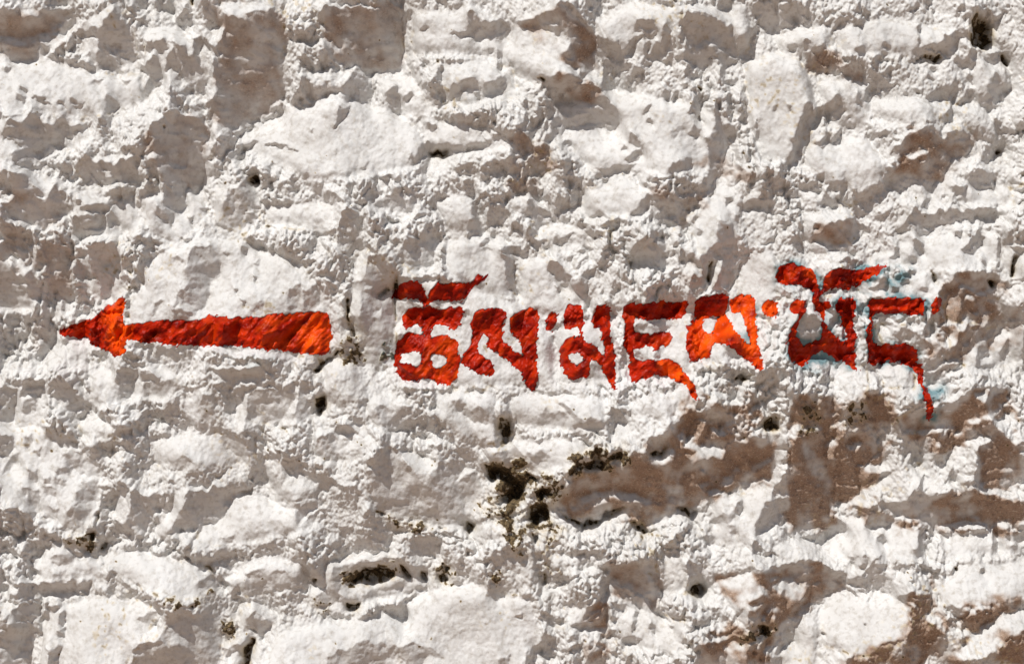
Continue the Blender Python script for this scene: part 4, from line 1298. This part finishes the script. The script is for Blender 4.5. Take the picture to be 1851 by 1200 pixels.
DIRT = np.clip(gauss(HOLE, 1.2) * np.clip(0.55 + 0.3 * nz + 0.4 * spk, 0.1, 1) + PITS + 0.33 * np.clip(gauss(np.maximum(MOSS, HOLE), 9) * 1.3, 0, 1) * np.clip(0.7 + 0.4 * nz, 0, 1)
               + np.clip(gauss(HOLE, 12) * 2.2 - .25, 0, 1) * np.clip(0.3 + nz, 0, 1)
               + 0.8 * jt * np.clip(fbm(45, 2) - 0.9, 0, 1) * np.clip(nz - 0.2 + 0.5 * spk, 0, 1)
               + np.clip(noise(2.0) - 3.1, 0, 1) * 2 + 0.5 * np.clip(fbm(30, 2) - 1.0, 0, 1) * np.clip(noise(2.2) - 0.8, 0, 1), 0, 1)
H += 2.2 * moss * nz + 1.8 * moss * spk
fg = np.isin(PMASK, [names.index(n) + 1 for n in ('letter_f', 'letter_g')]) * 1.0
band = region([(1, '1555,525 1582,525 1578,640 1556,650'), (1, '1575,525 1690,540 1690,550 1575,545'),
               (1, '1440,615 1500,630 1520,665 1450,655'), (1, '1655,700 1700,690 1690,760 1670,765'),
               (1, '1560,490 1640,485 1625,515 1570,525'), (.2, '380,640 520,640 500,662 400,655'),
               (.3, '690,610 718,610 716,655 690,655'), (.8, '1340,560 1370,560 1372,600 1345,610')], 5)
TEAL = np.clip((gauss(fg, 7) * 1.9 + band * 0.9) * np.clip(0.45 + 0.6 * fbm(9, 4), 0, 1.2) * 1.0, 0, 0.8)

# ------------------------------------------------------------------ grid of the wall face
def grow(a, b):
    out = []; s = STEP
    while a < b - s:
        s = min(s * 1.12, 9.0); a += s; out.append(a)
    out[-1] = b
    return out
iL, iR = int((-24 - X0) / STEP), int((1875 - X0) / STEP)
jT, jB = int((-20 - Y0) / STEP), int((1220 - Y0) / STEP)
xs_in, ys_in = GX[iL:iR + 1], GY[jT:jB + 1]
ZB = 600 + CZ / PX; ZT = 600 - 1.9 / PX
left = [-v for v in grow(-xs_in[0], 1250)][::-1]; right = grow(xs_in[-1], 3100)
top = [-v for v in grow(-ys_in[0], -ZT)][::-1]; bot = grow(ys_in[-1], ZB + 30)
xs = np.array(left + list(xs_in) + right); ys = np.array(top + list(ys_in) + bot)
def sample(F):
    """the fields are periodic, so the wall goes on past the frame without a seam"""
    u = (xs - X0) / STEP; v = (ys - Y0) / STEP
    iu = np.floor(u).astype(int); iv = np.floor(v).astype(int)
    tu = (u - iu)[None, :]; tv = (v - iv)[:, None]
    tu[np.abs(tu) < 1e-6] = 0
    a = F[np.ix_(iv % NY, iu % NX)]; b = F[np.ix_(iv % NY, (iu + 1) % NX)]
    c = F[np.ix_((iv + 1) % NY, iu % NX)]; d = F[np.ix_((iv + 1) % NY, (iu + 1) % NX)]
    return (a * (1 - tu) + b * tu) * (1 - tv) + (c * (1 - tu) + d * tu) * tv
HG = sample(H)
ny, nx = len(ys), len(xs)
XG, YG = np.meshgrid(xs, ys)
VX = (XG - 925.5) * PX; VZ = CZ + (600 - YG) * PX; VY = -HG * PX
CO = np.stack([VX, VY, VZ], -1).reshape(-1, 3)
gy, gx = np.gradient(HG, ys, xs)
NRM = np.stack([-gx, -np.ones_like(gx), gy], -1)
NRM /= np.linalg.norm(NRM, axis=-1, keepdims=True); NRM = NRM.reshape(-1, 3)
ATTR = {k: sample(F).reshape(-1) for k, F in (('dirt', DIRT), ('brown', BROWN), ('teal', TEAL))}
inframe = ((XG > -20) & (XG < 1870) & (YG > -20) & (YG < 1220)).reshape(-1)
ATTR['teal'] = ATTR['teal'] * inframe; ATTR['brown'] = ATTR['brown'] * np.where(inframe, 1, .5)
J, I = np.mgrid[0:ny - 1, 0:nx - 1]
v00 = J * nx + I
QUAD = np.stack([v00, v00 + nx, v00 + nx + 1, v00 + 1], -1).reshape(-1, 4)
fcx = (xs[:-1] + xs[1:]) / 2; fcy = (ys[:-1] + ys[1:]) / 2
ii = np.round((fcx - X0) / STEP).astype(int); jj = np.round((fcy - Y0) / STEP).astype(int)
inx = (fcx > -75) & (fcx < 1925); iny = (fcy > -75) & (fcy < 1275)
FS = np.zeros((ny - 1, nx - 1), np.int32)
sub = np.ix_(iny, inx)
FS[sub] = SID[np.ix_(jj[iny], ii[inx])]

# ------------------------------------------------------------------ materials
def material(name):
    m = bpy.data.materials.new(name); m.use_nodes = True
    n = m.node_tree; n.nodes.clear()
    out = n.nodes.new('ShaderNodeOutputMaterial'); b = n.nodes.new('ShaderNodeBsdfPrincipled')
    n.links.new(b.outputs[0], out.inputs[0])
    return m, n, b
def nd(n, kind, **kw):
    x = n.nodes.new(kind)
    for k, v in kw.items():
        if k in x.inputs.keys(): x.inputs[k].default_value = v
        else: setattr(x, k, v)
    return x
def mix(n, fac, a, b, mode='MIX'):
    x = n.nodes.new('ShaderNodeMix'); x.data_type = 'RGBA'; x.blend_type = mode
    for s, v in ((x.inputs[0], fac), (x.inputs[6], a), (x.inputs[7], b)):
        if hasattr(v, 'links'): n.links.new(v, s)
        else: s.default_value = v
    return x.outputs[2]
def tex(n, pos, scale, detail=6, rough=.6, vec=None):
    t = nd(n, 'ShaderNodeTexNoise', Scale=scale, Detail=detail, Roughness=rough)
    if vec:
        mp = nd(n, 'ShaderNodeMapping'); mp.inputs['Scale'].default_value = vec
        n.links.new(pos, mp.inputs[0]); pos = mp.outputs[0]
    n.links.new(pos, t.inputs['Vector'])
    return t.outputs[0]
def ramp(n, src, a, b):
    r = nd(n, 'ShaderNodeMapRange'); r.inputs[1].default_value = a; r.inputs[2].default_value = b
    n.links.new(src, r.inputs[0]); return r.outputs[0]
def bump(n, b, hs):
    last = None
    for h, st, dist in hs:
        x = nd(n, 'ShaderNodeBump', Strength=st, Distance=dist)
        n.links.new(h, x.inputs['Height'])
        if last: n.links.new(last, x.inputs['Normal'])
        last = x.outputs[0]
    n.links.new(last, b.inputs['Normal'])

lime, n, b = material('limewash')
pos = nd(n, 'ShaderNodeNewGeometry').outputs['Position']
def at(name): return nd(n, 'ShaderNodeAttribute', attribute_name=name).outputs['Fac']
c = mix(n, ramp(n, tex(n, pos, 9), .35, .7), (.65, .64, .622, 1), (.575, .562, .538, 1))
c = mix(n, ramp(n, tex(n, pos, 70, 6), .5, .75), c, (.42, .39, .35, 1))
earth = mix(n, ramp(n, tex(n, pos, 25, 8), .3, .7), (.40, .275, .195, 1), (.27, .175, .12, 1))  # tones of the brown patches
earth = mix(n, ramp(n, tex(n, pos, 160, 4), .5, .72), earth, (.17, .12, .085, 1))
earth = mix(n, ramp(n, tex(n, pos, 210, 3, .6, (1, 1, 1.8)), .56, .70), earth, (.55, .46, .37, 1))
c = mix(n, at('brown'), c, earth)
mossc = mix(n, ramp(n, tex(n, pos, 120, 5), .4, .65), (.045, .032, .018, 1), (.20, .14, .07, 1))
c = mix(n, ramp(n, at('dirt'), 0.0, .8), c, (.50, .40, .24, 1))
c = mix(n, ramp(n, at('dirt'), .38, .75), c, mossc)
c = mix(n, at('teal'), c, (.05, .17, .20, 1))
n.links.new(c, b.inputs['Base Color'])
b.inputs['Roughness'].default_value = .92; b.inputs['Specular IOR Level'].default_value = .25
bump(n, b, [(tex(n, pos, 260, 8, .65), .55, .0016), (tex(n, pos, 90, 4, .5, (1, 1, .55)), .35, .003)])

enamel, n, b = material('red_enamel_paint')
pos = nd(n, 'ShaderNodeNewGeometry').outputs['Position']
c = mix(n, ramp(n, tex(n, pos, 22, 6, .6, (1, 1, 2.2)), .35, .68), (.15, .0025, .001, 1), (.50, .020, .0015, 1))
c = mix(n, nd(n, 'ShaderNodeAttribute', attribute_name='sunlit').outputs['Fac'], c, (.92, .10, .003, 1))  # sunlit strokes coloured orange here
n.links.new(c, b.inputs['Base Color'])
b.inputs['Roughness'].default_value = .42; b.inputs['Specular IOR Level'].default_value = .10
bump(n, b, [(tex(n, pos, 200, 5, .55), .35, .0011)])

soil, n, b = material('dry_earth')
pos = nd(n, 'ShaderNodeNewGeometry').outputs['Position']
c = mix(n, ramp(n, tex(n, pos, 3, 8), .3, .7), (.41, .28, .195, 1), (.32, .215, .15, 1))
n.links.new(c, b.inputs['Base Color']); b.inputs['Roughness'].default_value = .95
bump(n, b, [(tex(n, pos, 30, 8), .8, .01)])

# ------------------------------------------------------------------ meshes
def obj_from(name, co, faces, nrm, mat, parent, attrs=None, origin=None):
    me = bpy.data.meshes.new(name)
    if origin is None: origin = np.zeros(3)
    me.vertices.add(len(co)); me.vertices.foreach_set('co', (co - origin).astype(np.float32).ravel())
    k = faces.shape[1]
    me.loops.add(faces.size); me.loops.foreach_set('vertex_index', faces.astype(np.int32).ravel())
    me.polygons.add(len(faces))
    me.polygons.foreach_set('loop_start', np.arange(0, faces.size, k, dtype=np.int32))
    me.update(calc_edges=True)
    me.polygons.foreach_set('use_smooth', np.ones(len(faces), bool))
    if attrs:
        for a, v in attrs.items():
            at_ = me.attributes.new(a, 'FLOAT', 'POINT'); at_.data.foreach_set('value', v.astype(np.float32))
    if nrm is not None: me.normals_split_custom_set_from_vertices(nrm.astype(np.float32))
    me.materials.append(mat)
    o = bpy.data.objects.new(name, me); sc.collection.objects.link(o)
    o.parent = parent; o.location = origin
    return o
def part_of(name, sel, parent, mat=lime, off=None):
    q = QUAD[sel]
    used, inv = np.unique(q, return_inverse=True)
    co = CO[used].copy()
    if off is not None: co += off[used][:, None] * NRM[used]
    org = np.array([co[:, 0].mean(), 0.0, co[:, 2].mean()])
    if mat is lime: A = {k: v[used] for k, v in ATTR.items()}
    else: A = None
    return obj_from(name, co, inv.reshape(-1, 4), NRM[used], mat, parent, A, org)

wall = bpy.data.objects.new('stone_wall', None); sc.collection.objects.link(wall)
wall['label'] = 'rough rubble stone wall under thick white limewash with a red arrow and red lettering'
wall['category'] = 'wall'; wall['kind'] = 'thing'

order = np.argsort(FS.ravel(), kind='stable'); lab = FS.ravel()[order]
starts = np.searchsorted(lab, np.arange(0, len(stones) + 2))
for i in range(len(stones) + 1):
    sel = order[starts[i]:starts[i + 1]]
    if len(sel) < 20: continue
    if i == 0:
        o = part_of('limewashed_mortar', sel, wall); o['kind'] = 'stuff'
        o['label'] = 'lumpy white limewashed mortar and small rubble between the stones'
    else:
        o = part_of('stone', sel, wall)
LBL = {'arrow': ('painted_arrow', 'red painted arrow pointing left'),
       'letter_a': ('painted_letter', 'tall stacked red letter with two round eyes, next to the arrow'),
       'letter_b': ('painted_letter', 'red letter with a long pointed right leg'),
       'dot_a': ('painted_dot', 'short red dot after the first syllable'),
       'letter_c': ('painted_letter', 'red letter with one round eye and a pointed leg'),
       'letter_d': ('painted_letter', 'red letter of three bars with a tail running down'),
       'letter_e': ('painted_letter', 'bright orange red letter with crossed middle strokes'),
       'dot_b': ('painted_dot', 'round orange red dot before the last syllable'),
       'letter_f': ('painted_letter', 'dark red letter with two bowls under a bird shaped stroke'),
       'letter_g': ('painted_letter', 'last dark red letter with a long hanging tail'),
       'dot_c': ('painted_dot', 'small dark red closing dot at the right end')}
qh, qw = QX.shape
SUNLIT = np.zeros(QX.shape)                                 # full sun on the strokes, put into the paint as brighter orange
for amt, t_ in ((.6, '1250,590 1310,560 1310,530 1370,530 1375,670 1350,660 1330,600 1260,650'), (.7, '1330,530 1365,530 1365,580 1340,560'),
                (.7, '1190,650 1240,655 1255,725 1230,700 1200,680'), (.5, '1190,640 1215,600 1212,630'), (.6, '1370,540 1412,540 1405,580 1375,570'),
                (.5, '540,565 600,565 600,640 535,640'), (.6, '190,555 232,530 226,645 200,630'), (.35, '1440,470 1470,490 1500,520 1440,500'),
                (.25, '770,610 830,610 830,690 760,690'), (.2, '480,575 540,570 520,640 470,625')):
    SUNLIT[inside(pts(t_), QX + 4 * fine_noise(6, 6), QY + 4 * fine_noise(6, 6))] = amt
SUNLIT = blur_q(SUNLIT, 7)
SUNLIT += 0.22 * fine_noise(3, 7, -0.95) * (SUNLIT + 0.4)
SUNLIT = np.clip((SUNLIT + np.roll(SUNLIT, 1, 0) + np.roll(SUNLIT, 1, 1) + np.roll(SUNLIT, (1, 1), (0, 1))) / 4, 0, 1)
gy_, gx_ = np.gradient(HQ, PS)
QN = np.stack([-gx_, -np.ones_like(gx_), gy_], -1); QN /= np.linalg.norm(QN, axis=-1, keepdims=True); QN = QN.reshape(-1, 3)
QC = np.stack([(QX - 925.5) * PX, -HQ * PX, CZ + (600 - QY) * PX], -1).reshape(-1, 3)
J, I = np.mgrid[0:qh - 1, 0:qw - 1]; v00 = J * qw + I
QQ = np.stack([v00, v00 + qw, v00 + qw + 1, v00 + 1], -1).reshape(-1, 4)
for i, nm in enumerate(names):
    m = PAINT[:-1, :-1] == i + 1
    cnt = np.zeros((qh, qw))
    for a in (0, 1):
        for b_ in (0, 1): cnt[a:qh - 1 + a, b_:qw - 1 + b_] += m
    off = (np.where(cnt >= 4, 1.7, -0.2) * PX).reshape(-1)
    q = QQ[m.ravel()]
    used, inv = np.unique(q, return_inverse=True)
    co = QC[used].copy(); co[:, 1] -= off[used]
    org = np.array([co[:, 0].mean(), 0.0, co[:, 2].mean()])
    o = obj_from(LBL[nm][0], co, inv.reshape(-1, 4), QN[used], enamel, wall, {'sunlit': SUNLIT.reshape(-1)[used]}, org)
    o['label'] = LBL[nm][1]

# sides, top and back of the wall
edge = [*(j * nx for j in range(ny - 1, 0, -1)), *range(0, nx - 1), *(j * nx + nx - 1 for j in range(0, ny))]
front = CO[edge]; back = front.copy(); back[:, 1] = 0.55
m_ = len(edge); a = np.arange(m_ - 1)
obj_from('wall_back', np.concatenate([front, back, [[front[0][0], .55, -.02], [front[-1][0], .55, -.02]]]),
         np.stack([a + 1, a, a + m_, a + 1 + m_], -1), None, lime, wall)
bx = [CO[:, 0].min(), CO[:, 0].max(), -.03, CO[:, 2].max()]
obj_from('wall_back', np.array([[bx[0], .55, bx[2]], [bx[1], .55, bx[2]], [bx[1], .55, bx[3]], [bx[0], .55, bx[3]]]),
         np.array([[1, 0, 3, 2]]), None, lime, wall)

g = np.array([[-80, -90, 0], [80, -90, 0], [80, 60, 0], [-80, 60, 0]], float)
gr = obj_from('ground', g, np.array([[0, 1, 2, 3]]), None, soil, None)
gr['kind'] = 'structure'; gr['label'] = 'dry bare earth at the foot of the wall'
